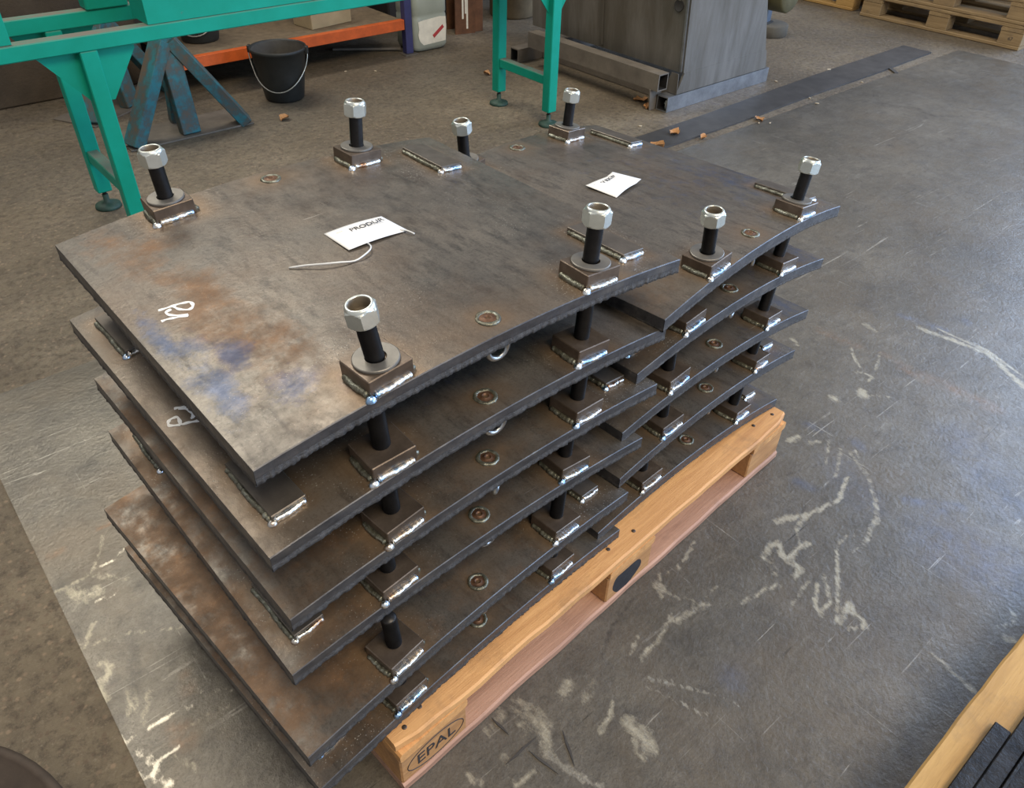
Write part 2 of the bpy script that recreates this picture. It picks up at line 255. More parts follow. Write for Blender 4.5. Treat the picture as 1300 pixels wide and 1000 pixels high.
def mat_weld():
    m = NT('fresh_weld_bead'); rndvec(m)
    n = m.noise(30, 3)
    m.set(m.ramp(n, [(.30, (.40, .22, .13)), (.42, (.62, .60, .54)), (.52, (.80, .84, .86)), (.62, (.30, .52, .80)), (.74, (.45, .36, .30))]), m.ramp(m.noise(90), [(.3, .14), (.7, .42)]), 1.0)
    m.bump(m.noise(220, 4), .5, .001); return m.mat
def mat_weld_dull():
    m = NT('glassy_slag_weld'); rndvec(m)
    n = m.noise(70, 5, .7)
    m.set(m.ramp(n, [(.3, (.06, .055, .042)), (.5, (.17, .17, .13)), (.68, (.34, .36, .31)), (.8, (.7, .7, .66))]), .3, .6)
    m.bump(n, .9, .003); return m.mat
def simple(name, col, rough=.5, metal=0.0, var=.25, sc=14, bump=.2, spec=None, bd=.001, bs=90, col2=None):
    m = NT(name); rndvec(m)
    a = tuple(c * (1 - var) for c in col); b = tuple(min(1, c * (1 + var)) for c in col) if col2 is None else col2
    m.set(m.ramp(m.noise(sc, 5, .65), [(.3, a), (.72, b)]), rough, metal, spec)
    if bump: m.bump(m.noise(bs, 4, .7), bump, bd)
    return m.mat
def mat_wood(name, light, darkc, ax='x'):
    m = NT(name); rndvec(m)
    s = (1.2, 16, 16) if ax == 'x' else (16, 1.2, 16)
    n = m.noise(4, 5, .6, m.mapd(s), .8); g = m.noise(20, 4, .7, m.mapd(s)); d = m.noise(6, 5, .7)
    c = m.mix(m.ramp(n, [(.3, 0), (.7, 1)]), darkc, light)
    c = m.mix(m.math('MULTIPLY', m.ramp(g, [(.55, 0), (.75, 1)]), .4), c, tuple(x * .5 for x in darkc))
    c = m.mix(m.math('MULTIPLY', m.ramp(d, [(.52, 0), (.72, 1)]), .45), c, (.09, .07, .055))
    m.set(c, .62); m.bump(g, .45, .002); return m.mat
def mat_green():
    m = NT('green_machine_paint'); rndvec(m)
    n = m.noise(5, 5, .6); chips = m.ramp(m.noise(45, 5, .75), [(.70, 0), (.74, 1)])
    nrm = m.node('ShaderNodeNewGeometry').outputs['Normal']; sp = m.node('ShaderNodeSeparateXYZ'); m.link(nrm, sp.inputs[0])
    c = m.ramp(n, [(.3, (.002, .25, .165)), (.7, (.004, .325, .235))])
    dust = m.math('MULTIPLY', m.ramp(sp.outputs[2], [(.6, 0), (.9, 1)]), m.ramp(m.noise(12, 5, .7), [(.3, .55), (.6, .95)]))
    c = m.mix(dust, c, (.17, .14, .115)); c = m.mix(chips, c, (.15, .13, .12))
    m.set(c, .5, 0, .25); m.bump(m.noise(60, 3), .1, .001); return m.mat
def mat_bluestand():
    m = NT('worn_blue_paint'); n = m.noise(14, 6, .72)
    m.set(m.ramp(n, [(.38, (.10, .078, .055)), (.48, (.055, .09, .09)), (.6, (.018, .16, .19))]), .6); m.bump(n, .2, .001); return m.mat
def mat_sheet():
    m = NT('steel_floor_sheet'); R, G, B, A = m.attr('mask'); 
    a2 = m.node('ShaderNodeAttribute'); a2.attribute_name = 'mask2'; sp = m.node('ShaderNodeSeparateColor'); m.link(a2.outputs['Color'], sp.inputs[0])
    blue = sp.outputs[0]  # bluish patches: cool daylight reflections painted into the sheet colour
    big = m.noise(1.6, 6, .62); md = m.noise(7, 6, .68, None, .6); fn = m.noise(60, 5, .7)
    c = m.ramp(big, [(.3, (.118, .108, .088)), (.52, (.168, .153, .126)), (.72, (.230, .208, .168))])
    c = m.mix(m.math('MULTIPLY', m.ramp(md, [(.48, 0), (.66, 1)]), .45), c, (.095, .090, .083))
    c = m.mix(m.math('MULTIPLY', m.ramp(fn, [(.5, 0), (.72, 1)]), .3), c, (.27, .25, .22))
    g1 = m.noise(260, 3, .7); g2 = m.noise(17, 8, .78, m.mapd((1, 1.6, 1), (0, 0, .6)), .5)
    c = m.mix(m.ramp(g1, [(.36, .35), (.5, 0)]), c, (.06, .055, .05))
    c = m.mix(m.ramp(g2, [(.50, 0), (.66, .55)]), c, (.085, .078, .070))
    c = m.mix(m.ramp(g2, [(.30, .45), (.42, 0)]), c, (.30, .275, .23))
    brn = m.ramp(m.noise(2.3, 6, .7, m.mapd((1, 1, 1), (0, 0, 0), (5, 3, 0))), [(.5, 0), (.68, .5)])
    c = m.mix(brn, c, (.165, .130, .090))
    s1 = m.ramp(m.noise(2.4, 5, .6, m.mapd((1, 7, 1), (0, 0, -.5)), 1.2), [(.60, 0), (.68, 1)])
    s1 = m.math('MULTIPLY', s1, m.ramp(m.noise(35, 5, .75), [(.45, 0), (.7, 1)]))
    c = m.mix(m.math('MULTIPLY', s1, .5), c, (.29, .27, .22))
    s2 = m.ramp(m.noise(2.2, 2, .4, m.mapd((1.0, 55, 1), (0, 0, .35))), [(.72, 0), (.74, 1)])
    s3 = m.ramp(m.noise(2.6, 2, .4, m.mapd((50, 1.0, 1), (0, 0, .30))), [(.72, 0), (.74, 1)])
    s4 = m.ramp(m.noise(1.6, 3, .5, m.mapd((1.2, 30, 1), (0, 0, -.7), (2, 0, 0)), 1.5), [(.70, 0), (.72, 1)])
    s5 = m.ramp(m.noise(1.5, 3, .5, m.mapd((1.4, 40, 1), (0, 0, 1.2), (0, 4, 0)), .8), [(.69, 0), (.71, 1)])
    dk = m.ramp(m.noise(2.0, 3, .5, m.mapd((1.2, 34, 1), (0, 0, .95), (7, 4, 0)), 1.2), [(.70, 0), (.72, 1)])
    c = m.mix(m.math('MULTIPLY', dk, m.ramp(m.noise(5, 4), [(.45, 0), (.6, .8)])), c, (.04, .037, .033))
    ss = m.math('MULTIPLY', m.math('MAXIMUM', m.math('MAXIMUM', s2, s3), m.math('MAXIMUM', s4, s5)), m.ramp(m.noise(7, 5, .7), [(.44, 0), (.60, 1)]))
    c = m.mix(m.math('MULTIPLY', ss, .7), c, (.40, .38, .33))
    brk = m.noise(95, 6, .8, m.mapd((1, .45, 1), (0, 0, .3))); brk2 = m.noise(26, 5, .7)
    thr = m.math('ADD', m.math('MULTIPLY', m.math('SUBTRACT', brk, .5), 2.2), m.math('MULTIPLY', m.math('SUBTRACT', brk2, .5), 1.3))
    crm = m.ramp(m.math('ADD', R, m.math('MULTIPLY', thr, m.ramp(R, [(.01, 0), (.3, 1)]))), [(.22, 0), (.88, 1)])
    c = m.mix(m.math('MULTIPLY', blue, m.ramp(brk2, [(.3, 0), (.7, .55)])), c, (.15, .20, .33))
    c = m.mix(m.math('MULTIPLY', crm, .78), c, (.50, .46, .35))
    c = m.mix(m.math('MULTIPLY', m.ramp(m.math('ADD', B, m.math('MULTIPLY', thr, .5)), [(.2, 0), (.8, 1)]), m.ramp(B, [(.0, 0), (.2, .8)])), c, (.045, .042, .04))
    c = m.mix(m.math('MULTIPLY', A, m.ramp(brk2, [(.35, 0), (.65, .8)])), c, (.33, .17, .08))
    shn = m.ramp(m.math('ADD', G, m.math('MULTIPLY', thr, m.ramp(G, [(.01, 0), (.3, 1)]))), [(.4, 0), (.9, 1)])
    c = m.mix(shn, c, (.55, .51, .42))
    rough = m.ramp(m.math('ADD', m.noise(9, 6, .7), m.math('MULTIPLY', crm, .15)), [(.3, .27), (.55, .37), (.85, .60)])
    rough = m.mix(shn, rough, (.30, .30, .30))
    m.set(c, rough, m.ramp(shn, [(0, .42), (1, .9)])); m.bump(m.math('ADD', m.noise(90, 5, .7), m.math('MULTIPLY', m.noise(5, 4), 2.5)), .4, .004); return m.mat
def mat_concrete():
    m = NT('worn_hall_concrete')
    big = m.noise(1.3, 6, .6); md = m.noise(9, 6, .7); ag = m.vor(95, m.mapd((1, 1, 1), (0, 0, .3)), 'Color'); agd = m.vor(95, m.mapd((1, 1, 1), (0, 0, .3)))
    c = m.ramp(big, [(.3, (.118, .094, .062)), (.52, (.175, .142, .096)), (.72, (.255, .212, .150))])
    c = m.mix(m.math('MULTIPLY', m.ramp(md, [(.46, 0), (.66, 1)]), .55), c, (.105, .083, .060))
    hs = m.node('ShaderNodeSeparateColor'); m.link(ag, hs.inputs[0])
    st = m.math('MULTIPLY', m.ramp(hs.outputs[0], [(.70, 0), (.78, 1)]), m.ramp(agd, [(.3, 1), (.6, 0)]))
    c = m.mix(m.math('MULTIPLY', st, .55), c, m.ramp(hs.outputs[1], [(.2, (.12, .08, .055)), (.8, (.34, .25, .17))]))
    spk = m.ramp(m.noise(130, 4, .75), [(.58, 0), (.70, 1)]); c = m.mix(m.ramp(m.noise(38, 7, .8), [(.38, .75), (.52, 0)]), c, (.060, .045, .031)); c = m.mix(m.ramp(m.noise(30, 6, .8, m.mapd((1, 1, 1), (0, 0, 0), (3, 8, 1))), [(.55, 0), (.72, .5)]), c, (.30, .25, .18))
    c = m.mix(m.math('MULTIPLY', spk, .45), c, (.33, .29, .22))
    m.set(c, m.ramp(md, [(.3, .34), (.7, .70)])); m.bump(m.math('ADD', m.noise(55, 6, .75), m.math('MULTIPLY', md, 1.2)), .7, .008); return m.mat
def mat_cabinet():
    m = NT('bare_sheet_metal'); v = m.noise(3.5, 6, .68, m.mapd((2.2, 2.2, .35)), .3); b = m.noise(2.5, 5, .6)
    c = m.mix(m.ramp(v, [(.38, 0), (.62, 1)]), (.135, .122, .100), (.225, .210, .185)); c = m.mix(m.ramp(b, [(.45, 0), (.75, .55)]), c, (.15, .125, .09))
    m.set(c, .48, .45); m.bump(m.noise(60), .1, .001); return m.mat

PLATE = mat_plate(); EDGE = mat_edge(); SLAG = mat_slag(); BLOCK = mat_block(); WELD = mat_weld(); BARM = simple('ground_bar_steel', (.135, .118, .10), .38, .6, .3, 18, .2); WELD2 = mat_weld_dull()
STUD = simple('black_threaded_steel', (.028, .027, .027), .38, .75, .3, 40, 0)
NUT = simple('zinc_plated_nut', (.62, .66, .62), .32, .75, .12, 25, .1)
NUTIN = simple('nut_thread_shadow_steel', (.20, .17, .13), .5, .6, .2, 60, .3)
WASH = simple('dull_washer_steel', (.215, .205, .185), .45, .65, .15, 50, .2)
RUSTW = simple('burnt_plug_steel', (.13, .070, .042), .5, .5, .6, 90, .5)
RING = simple('galvanised_ring', (.42, .44, .45), .3, .9, .2, 40, .1)
PAINT = simple('white_marker_paint', (.88, .88, .85), .5, 0, .05, 60, .2)
CARD = simple('white_plastic_card', (.82, .83, .83), .45, 0, .02, 10, 0)
INK = simple('black_print', (.03, .03, .035), .6, 0, .1, 10, 0)
INKY = simple('faded_yellow_print', (.62, .58, .42), .6, 0, .1, 10, 0)
WIRE = simple('white_tie_wire', (.70, .71, .70), .4, .2, .05, 40, 0)
WOOD = mat_wood('pallet_pine', (.76, .42, .165), (.54, .265, .095))
WOODB = mat_wood('pallet_block_chipwood', (.56, .31, .13), (.38, .19, .075))
WOODP = mat_wood('weathered_pink_board', (.55, .33, .23), (.34, .19, .13))
WOODY = mat_wood('yellow_pine_board', (.50, .31, .105), (.37, .215, .065))
WOODD = mat_wood('dim_old_pallet_board', (.34, .235, .115), (.22, .145, .065))
NAIL = simple('nail_head', (.10, .075, .06), .5, .6, .3, 60, 0)
BLACKP = simple('black_paint_stain', (.022, .024, .03), .6, 0, .4, 60, .3)
GREEN = mat_green(); DGREEN = simple('dusty_dark_green', (.022, .060, .045), .6, 0, .4, 30, .2); BLUES = mat_bluestand()
ORANGE = simple('orange_shelf_paint', (.62, .115, .020), .45, 0, .2, 18, .15)
SHELFW = simple('dusty_chipboard', (.17, .125, .075), .8, 0, .3, 20, .3)
PURP = simple('blue_upright_paint', (.045, .045, .13), .45, 0, .2, 12, .1)
BUCK = simple('black_bucket_rubber', (.022, .023, .021), .5, 0, .3, 12, .2)
BUCKD = simple('dusty_inside_rubber', (.075, .068, .058), .8, 0, .3, 14, .2)
WIREG = simple('bare_wire_handle', (.48, .47, .42), .35, .8, .1, 20, 0)
JERRY = simple('milky_plastic', (.36, .38, .31), .4, 0, .12, 6, .05)
LABELP = simple('torn_paper_label', (.80, .74, .60), .75, 0, .12, 20, .1)
REDP = simple('red_print', (.50, .05, .05), .6, 0, .2, 20, 0)
RUSTB = simple('rusty_brown_steel', (.15, .065, .028), .75, .1, .4, 12, .4)
CARTON = simple('pale_box_cardboard', (.38, .30, .18), .75, 0, .15, 8, .1)
BARREL = simple('brown_barrel_board', (.20, .14, .07), .75, 0, .3, 8, .2)
CAB = mat_cabinet(); GALV = simple('galvanised_square_tube', (.30, .31, .32), .38, .7, .3, 14, .15)
DTUBE = simple('dusty_square_tube', (.19, .165, .135), .6, .35, .25, 10, .15)
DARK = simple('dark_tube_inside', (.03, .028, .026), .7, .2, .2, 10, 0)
STRIP = simple('flat_strip_steel', (.088, .083, .078), .5, .45, .25, 9, .2)
WALLM = simple('brown_hall_wall', (.062, .044, .026), .85, 0, .35, 4, .4, bd=.01)
DARKW = simple('dark_hall_wall', (.030, .026, .022), .85, 0, .3, 4, .2)
POSTM = simple('grey_blue_post', (.10, .13, .17), .5, .3, .25, 10, .1)
CONC = simple('cast_concrete_foot', (.085, .073, .052), .85, 0, .2, 20, .3)
DRUM = simple('dark_brown_drum', (.050, .036, .026), .75, 0, .3, 20, .4)
LEAF = simple('dry_orange_leaf', (.52, .26, .10), .7, 0, .3, 60, .3)
CHIP = simple('pale_wood_chip', (.55, .46, .32), .7, 0, .2, 60, .3)
RAIL = simple('oiled_black_steel', (.026, .026, .027), .42, .6, .6, 22, .6, bd=.003)
CON = mat_concrete(); SHEET = mat_sheet()

# ------------------------------------------------------------ setting
fl = put('floor', MB().add([(-5, -4, 0), (11, -4, 0), (11, 7, 0), (-5, 7, 0)], [(0, 1, 2, 3)]).mesh('floor', CON)); fl['kind'] = 'structure'
wl = put('wall_back', MB().box(-5, 11, 5.2, 5.3, 0, 3.0).mesh('wall', DARKW)); wl['kind'] = 'structure'
wl = put('wall_left', MB().box(-5, 1.32, 4.50, 4.62, 0, 1.1, 0, .01).mesh('wall', WALLM)); wl['kind'] = 'structure'

# steel sheet on the floor, with its scuffs and painted bluish reflections as vertex masks
def lin(a, b, s): return list(np.arange(a, b - s * .5, s))
def floor_sheet():
    xs = np.array(lin(-.06, 2.7, .0085) + lin(2.7, 5.62, .03) + [5.62]); ys = np.array(lin(-3, -.5, .1) + lin(-.5, 2.14, .0085) + [2.14])
    X, Y = np.meshgrid(xs, ys); ny, nx = X.shape
    rg = np.random.default_rng(3)
    z = np.full(X.shape, .0025) + .0004 * np.sin(X * 3.1 + 1) * np.cos(Y * 2.3)
    # ragged outline
    X = X.copy(); Y = Y.copy()
    V = np.stack([X.ravel(), Y.ravel(), z.ravel()], 1)
    idx = np.arange(nx * ny).reshape(ny, nx)
    q = np.stack([idx[:-1, :-1], idx[:-1, 1:], idx[1:, 1:], idx[1:, :-1]], -1).reshape(-1, 4)
    vs = V.tolist(); fs = q.tolist()
    # rim down to the floor
    loop = list(idx[0, :]) + list(idx[1:, -1]) + list(idx[-1, -2::-1]) + list(idx[-2:0:-1, 0])
    n0 = len(vs)
    for i in loop: vs.append([V[i][0], V[i][1], 0.0003])
    L = len(loop)
    for i in range(L): fs.append([int(loop[(i + 1) % L]), int(loop[i]), n0 + i, n0 + (i + 1) % L])
    me = bpy.data.meshes.new('floor_sheet'); me.from_pydata(vs, [], fs); me.materials.append(SHEET)
    m = np.zeros((len(vs), 5)); P = np.array(vs)[:, :2]
    wob = .25
    for ch, wd, k, pts in STROKES:
        pts = np.array(pts); lo = pts.min(0) - wd * 2; hi = pts.max(0) + wd * 2
        sel = np.where((P[:, 0] > lo[0]) & (P[:, 0] < hi[0]) & (P[:, 1] > lo[1]) & (P[:, 1] < hi[1]))[0]
        if len(sel) == 0: continue
        p = P[sel]; d = np.full(len(sel), 9.)
        for a, b in zip(pts[:-1], pts[1:]):
            ab = b - a; t = np.clip(((p - a) @ ab) / max(ab @ ab, 1e-9), 0, 1); d = np.minimum(d, np.linalg.norm(p - a - t[:, None] * ab, axis=1))
        hw = max(wd * .40, .0042)
        v = k * min(1, wd / .006 + .25) * np.clip(1.35 - d / hw * .8, 0, 1)
        m[sel, ch] = np.maximum(m[sel, ch], v)
    at = me.color_attributes.new('mask', 'FLOAT_COLOR', 'POINT'); at.data.foreach_set('color', m[:, [0, 1, 2, 3]].astype(np.float32).ravel())
    c2 = np.zeros((len(vs), 4), np.float32); c2[:, 0] = m[:, 4]; c2[:, 3] = 1
    at = me.color_attributes.new('mask2', 'FLOAT_COLOR', 'POINT'); at.data.foreach_set('color', c2.ravel())
    o = put('floor_sheet', me); return tag(o, 'large scuffed grey steel sheet lying on the hall floor under the pallet', 'steel sheet')
floor_sheet()
def strip():
    # flat bar on the concrete beside the sheet
    mb = MB(); n = 60
    x0, x1 = 2.2, 5.40
    pts = [(x0 + (x1 - x0) * i / n) for i in range(n + 1)]
    lo = [2.19 + .004 * sin(x * 5) + .02 * (x - 2.8) / 2.6 for x in pts]; hi = [2.36 + .006 * sin(x * 3 + 1) + .05 * (x - 2.8) / 2.6 for x in pts]
    poly = list(zip(pts, lo)) + list(zip(pts, hi))[::-1]
    for i in range(n):
        vs = [(pts[i], lo[i], .0005), (pts[i + 1], lo[i + 1], .0005), (pts[i + 1], hi[i + 1], .0005), (pts[i], hi[i], .0005)]
        vs += [(x, y, .009) for x, y, z in vs]
        fs = [(4, 5, 6, 7), (0, 1, 5, 4), (2, 3, 7, 6)]
        if i == 0: fs.append((3, 0, 4, 7))
        if i == n - 1: fs.append((1, 2, 6, 5))
        mb.add(vs, fs)
    tag(put('flat_strip', mb.mesh('strip', STRIP)), 'long dark flat steel strip on the concrete beside the floor sheet', 'steel strip')
strip()
tag(put('flat_offcut', MB().box(-.055, .055, -.012, .012, 0, .006, 0, .001).mesh('offcut', STRIP), None, T(4.85, 2.175, .001, .9)), 'short steel offcut lying against the far end of the long floor strip', 'offcut')

# ------------------------------------------------------------ shared plate hardware
def nut_mesh():
    AF = .036
    def hexr(r, z, a):
        h = AF / 2 / cos((a % (pi / 3)) - pi / 6); return min(h, r)
    mb = MB()
    mb.lathe([(.0125, 0), (.0178, 0), (.0192, .0012), (.0212, .003), (.0212, .0195), (.0196, .0212), (.0180, .0226)], 48, 0, False, None, rf=lambda r, z, a: hexr(r, z, a) if r > .013 else r)
    mb.lathe([(.0180, .0226), (.0172, .0246), (.0160, .0262), (.0142, .0266), (.0134, .0256)], 48, 0, True)
    mb.lathe([(.0134, .0256), (.0124, .024), (.0124, .006)], 48, 1, True, cap1=False)
    mb.add([(.0124 * cos(2 * pi * k / 24), .0124 * sin(2 * pi * k / 24), .012) for k in range(24)], [tuple(range(24))], 1)
    return mb.mesh('nut', [NUT, NUTIN])
def stud_mesh(L):
    prof = [(.0112, 0)]; z = .002; k = 0
    while z < L - .002:
        prof.append((.0121 if k % 2 else .0108, z)); z += .00125; k += 1
    prof += [(.0105, L)]
    return MB().lathe(prof, 20, 0, True, None, cap0=True, cap1=True).mesh('stud', STUD)
def washer_mesh():
    return MB().lathe([(.0135, .004), (.0135, .0), (.0285, 0), (.0292, .001), (.0290, .0033), (.028, .004), (.0135, .004)], 40, 0, False).mesh('washer', WASH)
def bead_mesh(L, r, seed, mat, lumpy=.25):
    rr = random.Random(seed); mb = MB(); n = int(L / .0022); pts = []
    ph = rr.random() * 9
    for i in range(n + 1):
        t = i / n; pts.append((-L / 2 + L * t, .0010 * sin(t * 7 + ph), r * .15))
    rad = [r * (1 + .05 * sin(i * 1.9) + lumpy * (noise.noise(Vector((i * .35, seed * 3.1, 0))))) for i in range(n + 1)]
    rad[0] = r * .75; rad[-1] = r * .7; rad[1] = r * 1.2
    mb.tube(pts, r, 10, 0, True, lambda t: rad[min(n, int(round(t * n)))])
    return mb.mesh('bead', mat)
def plug_mesh(seed):
    mb = MB(); n = 28; k = 8
    vs = []; fs = []
    for i in range(n):
        a = 2 * pi * i / n; w = .0035 * (1 + .35 * noise.noise(Vector((cos(a) * 1.5, sin(a) * 1.5, seed))))
        for j in range(k):
            b = 2 * pi * j / k; rr = .0145 + w * cos(b) + .0012 * noise.noise(Vector((cos(a) * 2, sin(a) * 2, seed + 5)))
            vs.append((rr * cos(a), rr * sin(a), max(-.0005, w * .75 * sin(b))))
    for i in range(n):
        for j in range(k):
            fs.append((i * k + j, ((i + 1) % n) * k + j, ((i + 1) % n) * k + (j + 1) % k, i * k + (j + 1) % k))
    mb.add(vs, fs, 0, True)
    mb.lathe([(.0135, .0015), (.008, .0008), (.0062, .0028), (.0045, .0028), (.0035, -.0004), (.0005, -.0008)], 20, 1, True)
    return mb.mesh('plug', [WELD2, RUSTW])
def loop_mesh():
    pts = [(-.017, 0, .004)] + [(-.017 * cos(a), 0, -.016 - .017 * sin(a)) for a in np.linspace(0, pi, 14)] + [(.017, 0, .004)]
    return MB().tube(pts, .0042, 10, 0, True).mesh('loop', RING)
BT = .024
block_me = MB().box(-.0325, .0325, -.030, .030, 0, BT, 0, .0012).mesh('block', BLOCK)
bar_me = MB().box(-.024, .024, -.060, .060, 0, .010, 0, .001).mesh('bar', BARM)
nut_me = nut_mesh(); washer_me = washer_mesh(); stud_me = stud_mesh(.0715); stud_top = stud_mesh(.070)
beads_f = [bead_mesh(.055, .0044, s, WELD, .22) for s in range(4)]
beads_s = [bead_mesh(.050, .0046, s + 9, WELD2, .3) for s in range(4)]
beads_b = [bead_mesh(.044, .0044, s + 20, WELD, .25) for s in range(3)]
beads_l = [bead_mesh(.112, .0040, s + 30, WELD2, .6) for s in range(3)]
plugs = [plug_mesh(s) for s in range(4)]; loop_me = loop_mesh()
tack_me = MB().lathe([(.0001, .0052), (.003, .0048), (.0055, .0025), (.0062, 0)], 14, 0, True).mesh('tack', WELD)

TH = .024
def plate(idx, side, x, y, yaw, ztop, W, L, sag, tilt, barside, label, marks):
    rt = root('steel_plate', label, 'steel plate', (x, y, ztop - TH), yaw, 'curved steel plates stacked on the pallet')
    rt.rotation_euler = (0, tilt, yaw)
    fu = L / .72; fv = W / .65
    def arch(u): return 4 * sag * (u / L) * (1 - u / L)
    top = idx == 0
    nu, nv = (150, 130) if top else (72, 64)
    us = np.linspace(0, L, nu + 1); vsn = np.linspace(0, W, nv + 1)
    rr = random.Random(idx * 5 + side)
    def nz(u, k, f): return noise.fractal(Vector((u * f, k + idx * 3.3 + side * 17, .3)), 1.0, 2.0, 4)
    # sheet: top, bottom and four edges; near (v=0) and far edge flame cut
    b = .0012
    ja = 1.0 if side == 0 else .45; cutz = (.42 if side == 0 else .25)
    sec = [(b, TH, 0, 0), (0, TH - b, 0, 0), (0, TH * (cutz + .06), .0001, .1), (.0002, TH * cutz, .0003 * ja, .5 * ja), (-.0004, TH * cutz * .5, .0007 * ja, .5 * ja), (-.0006, .0008, .0012 * ja, .9 * ja), (.003, -.0002, .0006, .4 * ja)]
    verts = []; faces = []; mi = []; sm = []
    def V(p): verts.append(p); return len(verts) - 1
    grid = [[V((u, b + (W - 2 * b) * v / W, TH + arch(u))) for v in vsn] for u in us]
    for i in range(nu):
        for j in range(nv):
            faces.append((grid[i][j], grid[i + 1][j], grid[i + 1][j + 1], grid[i][j + 1])); mi.append(0); sm.append(True)
    for sgn, edge in ((1, 0), (-1, nv)):
        ne = nu * (3 if edge == 0 else 1); ue = np.linspace(0, L, ne + 1)
        rows = []
        for (dv, z, am, jz) in sec:
            row = []
            for k, u in enumerate(ue):
                v = dv + am * 1.6 * nz(u, 1 + z * 40, 160); zz = z
                if z < TH * (cutz + .03): zz = z + jz * .0011 * nz(u, 7, 210) + (.0012 * nz(u, 3, 40) if abs(z / TH - cutz) < .02 else 0)
                if (edge == 0): row.append(V((u, v, zz + arch(u))))
                else: row.append(V((u, W - v, zz + arch(u))))
            rows.append(row)
        for r in range(len(rows) - 1):
            for k in range(ne):
                f = (rows[r][k], rows[r + 1][k], rows[r + 1][k + 1], rows[r][k + 1])
                faces.append(f if sgn > 0 else f[::-1]); mi.append(1 if r < 3 else 2); sm.append(r >= 3)
    # bottom
    for k in range(24):
        u0, u1 = L * k / 24, L * (k + 1) / 24
        faces.append((V((u0, .002, arch(u0))), V((u0, W - .002, arch(u0))), V((u1, W - .002, arch(u1))), V((u1, .002, arch(u1))))); mi.append(1); sm.append(True)
    # straight ends
    for u, sg in ((0, -1), (L, 1)):
        n = 110; rows = []
        for (du, z, am) in ((b, TH, 0), (0, TH - b, 0), (0, TH * .35, .0004), (0, TH * .2, .0012), (-.0006, -.0005, .0022), (.004, 0, .0)):
            rows.append([V((u - sg * (du - am * abs(nz(v, 11, 120))), min(max(v, .0006), W - .0006), z + (am * .5 * nz(v, 13, 150)))) for v in np.linspace(0, W, n + 1)])
        for r in range(len(rows) - 1):
            for k in range(n):
                f = (rows[r][k], rows[r][k + 1], rows[r + 1][k + 1], rows[r + 1][k])
                faces.append(f if sg > 0 else f[::-1]); mi.append(1 if r < 3 else 2); sm.append(r >= 3)
    me = bpy.data.meshes.new('plate_sheet'); me.from_pydata(verts, [], faces)
    for m in (PLATE, EDGE, SLAG): me.materials.append(m)
    me.polygons.foreach_set('material_index', mi); me.polygons.foreach_set('use_smooth', sm); me.update()
    P = np.array(verts); u = P[:, 0] / fu; v = P[:, 1] / fv
    m = np.zeros((len(P), 4))
    def g(cu, cv, ru, rv): return np.exp(-(((u - cu) / ru) ** 2 + ((v - cv) / rv) ** 2))
    def rect(u0, u1, v0, v1, s):
        d = np.hypot(np.maximum(np.maximum(u0 - u, u - u1), 0), np.maximum(np.maximum(v0 - v, v - v1), 0)); return np.exp(-(d / s) ** 2)
    blocks = [(.185, .035), (.548, .035), (.172, .612), (.520, .600)]
    heat = np.zeros(len(P)); sp = np.zeros(len(P)); rust = np.zeros(len(P)); blue = np.zeros(len(P))
    for cu, cv in blocks:
        heat = np.maximum(heat, rect(cu - .032, cu + .032, cv - .03, cv + .03, .030)); sp = np.maximum(sp, .55 * rect(cu - .032, cu + .032, cv - .03, cv + .03, .05))
    for cu, cv in ((.36, .038), (.352, .614)):
        heat = np.maximum(heat, 1.0 * g(cu, cv, .045, .036))
    bars = {'R': [(.655, .103), (.640, .535)], 'L': [(.053, .103), (.053, .545)], None: []}[barside]
    for cu, cv in bars:
        heat = np.maximum(heat, .9 * rect(cu - .025, cu + .025, cv - .06, cv + .06, .022)); sp = np.maximum(sp, .95 * rect(cu - .03, cu + .03, cv - .06, cv + .06, .06))
    if side == 0 and idx == 0:
        for a in ((.10, .30, .05, .22), (.13, .17, .04, .06), (.09, .52, .06, .08), (.055, .60, .05, .05)): rust = np.maximum(rust, .85 * g(*a))
        for a in ((.035, .15, .035, .09), (.075, .20, .030, .06), (.02, .30, .02, .12), (.10, .09, .05, .05), (.045, .24, .03, .05), (.16, .05, .04, .03)): blue = np.maximum(blue, .9 * g(*a))
        sp = np.maximum(sp, .6 * g(.20, .10, .12, .06)); sp = np.maximum(sp, .5 * g(.60, .30, .10, .14)); sp = np.maximum(sp, .35 * g(.1, .05, .1, .1))
        heat = np.maximum(heat, .5 * g(.30, .03, .20, .05)); heat = np.maximum(heat, .6 * g(.60, .58, .1, .05))
    elif side == 0:
        am = [0, .12, .85, .9, 1.25, 1.0][idx]
        rust = am * np.maximum(np.maximum(g(.03, .35, .09, .4), .9 * g(.12, .08, .09, .09)), .35 * g(.35, .05, .4, .1))
        blue = .3 * g(.3, .1, .3, .1); heat = np.maximum(heat, .55 * g(.06, .2, .10, .35) * (1 if idx == 1 else .3))
    else:
        heat = np.maximum(heat, .45 * g(.08, .06, .09, .07)); blue = .45 * g(.5, .25, .3, .35) + .4 * g(.68, .1, .1, .3); rust = .35 * g(.06, .05, .08, .06)
        if idx == 0: heat = np.maximum(heat, .8 * g(.17, .42, .03, .05))
    m[:, 0] = rust; m[:, 1] = np.clip(blue, 0, 1); m[:, 2] = sp; m[:, 3] = np.clip(heat, 0, 1)
    at = me.color_attributes.new('mask', 'FLOAT_COLOR', 'POINT'); at.data.foreach_set('color', m.astype(np.float32).ravel())
    put('plate_sheet', me, rt)
    def at_(cu, cv, h=0, rz=0):
        cu *= fu; cv *= fv; sl = 4 * sag / L * (1 - 2 * cu / L)
        return Matrix.Translation((cu, cv, TH + arch(cu))) @ Matrix.Rotation(-math.atan(sl), 4, 'Y') @ Matrix.Translation((0, 0, h)) @ Matrix.Rotation(rz, 4, 'Z')
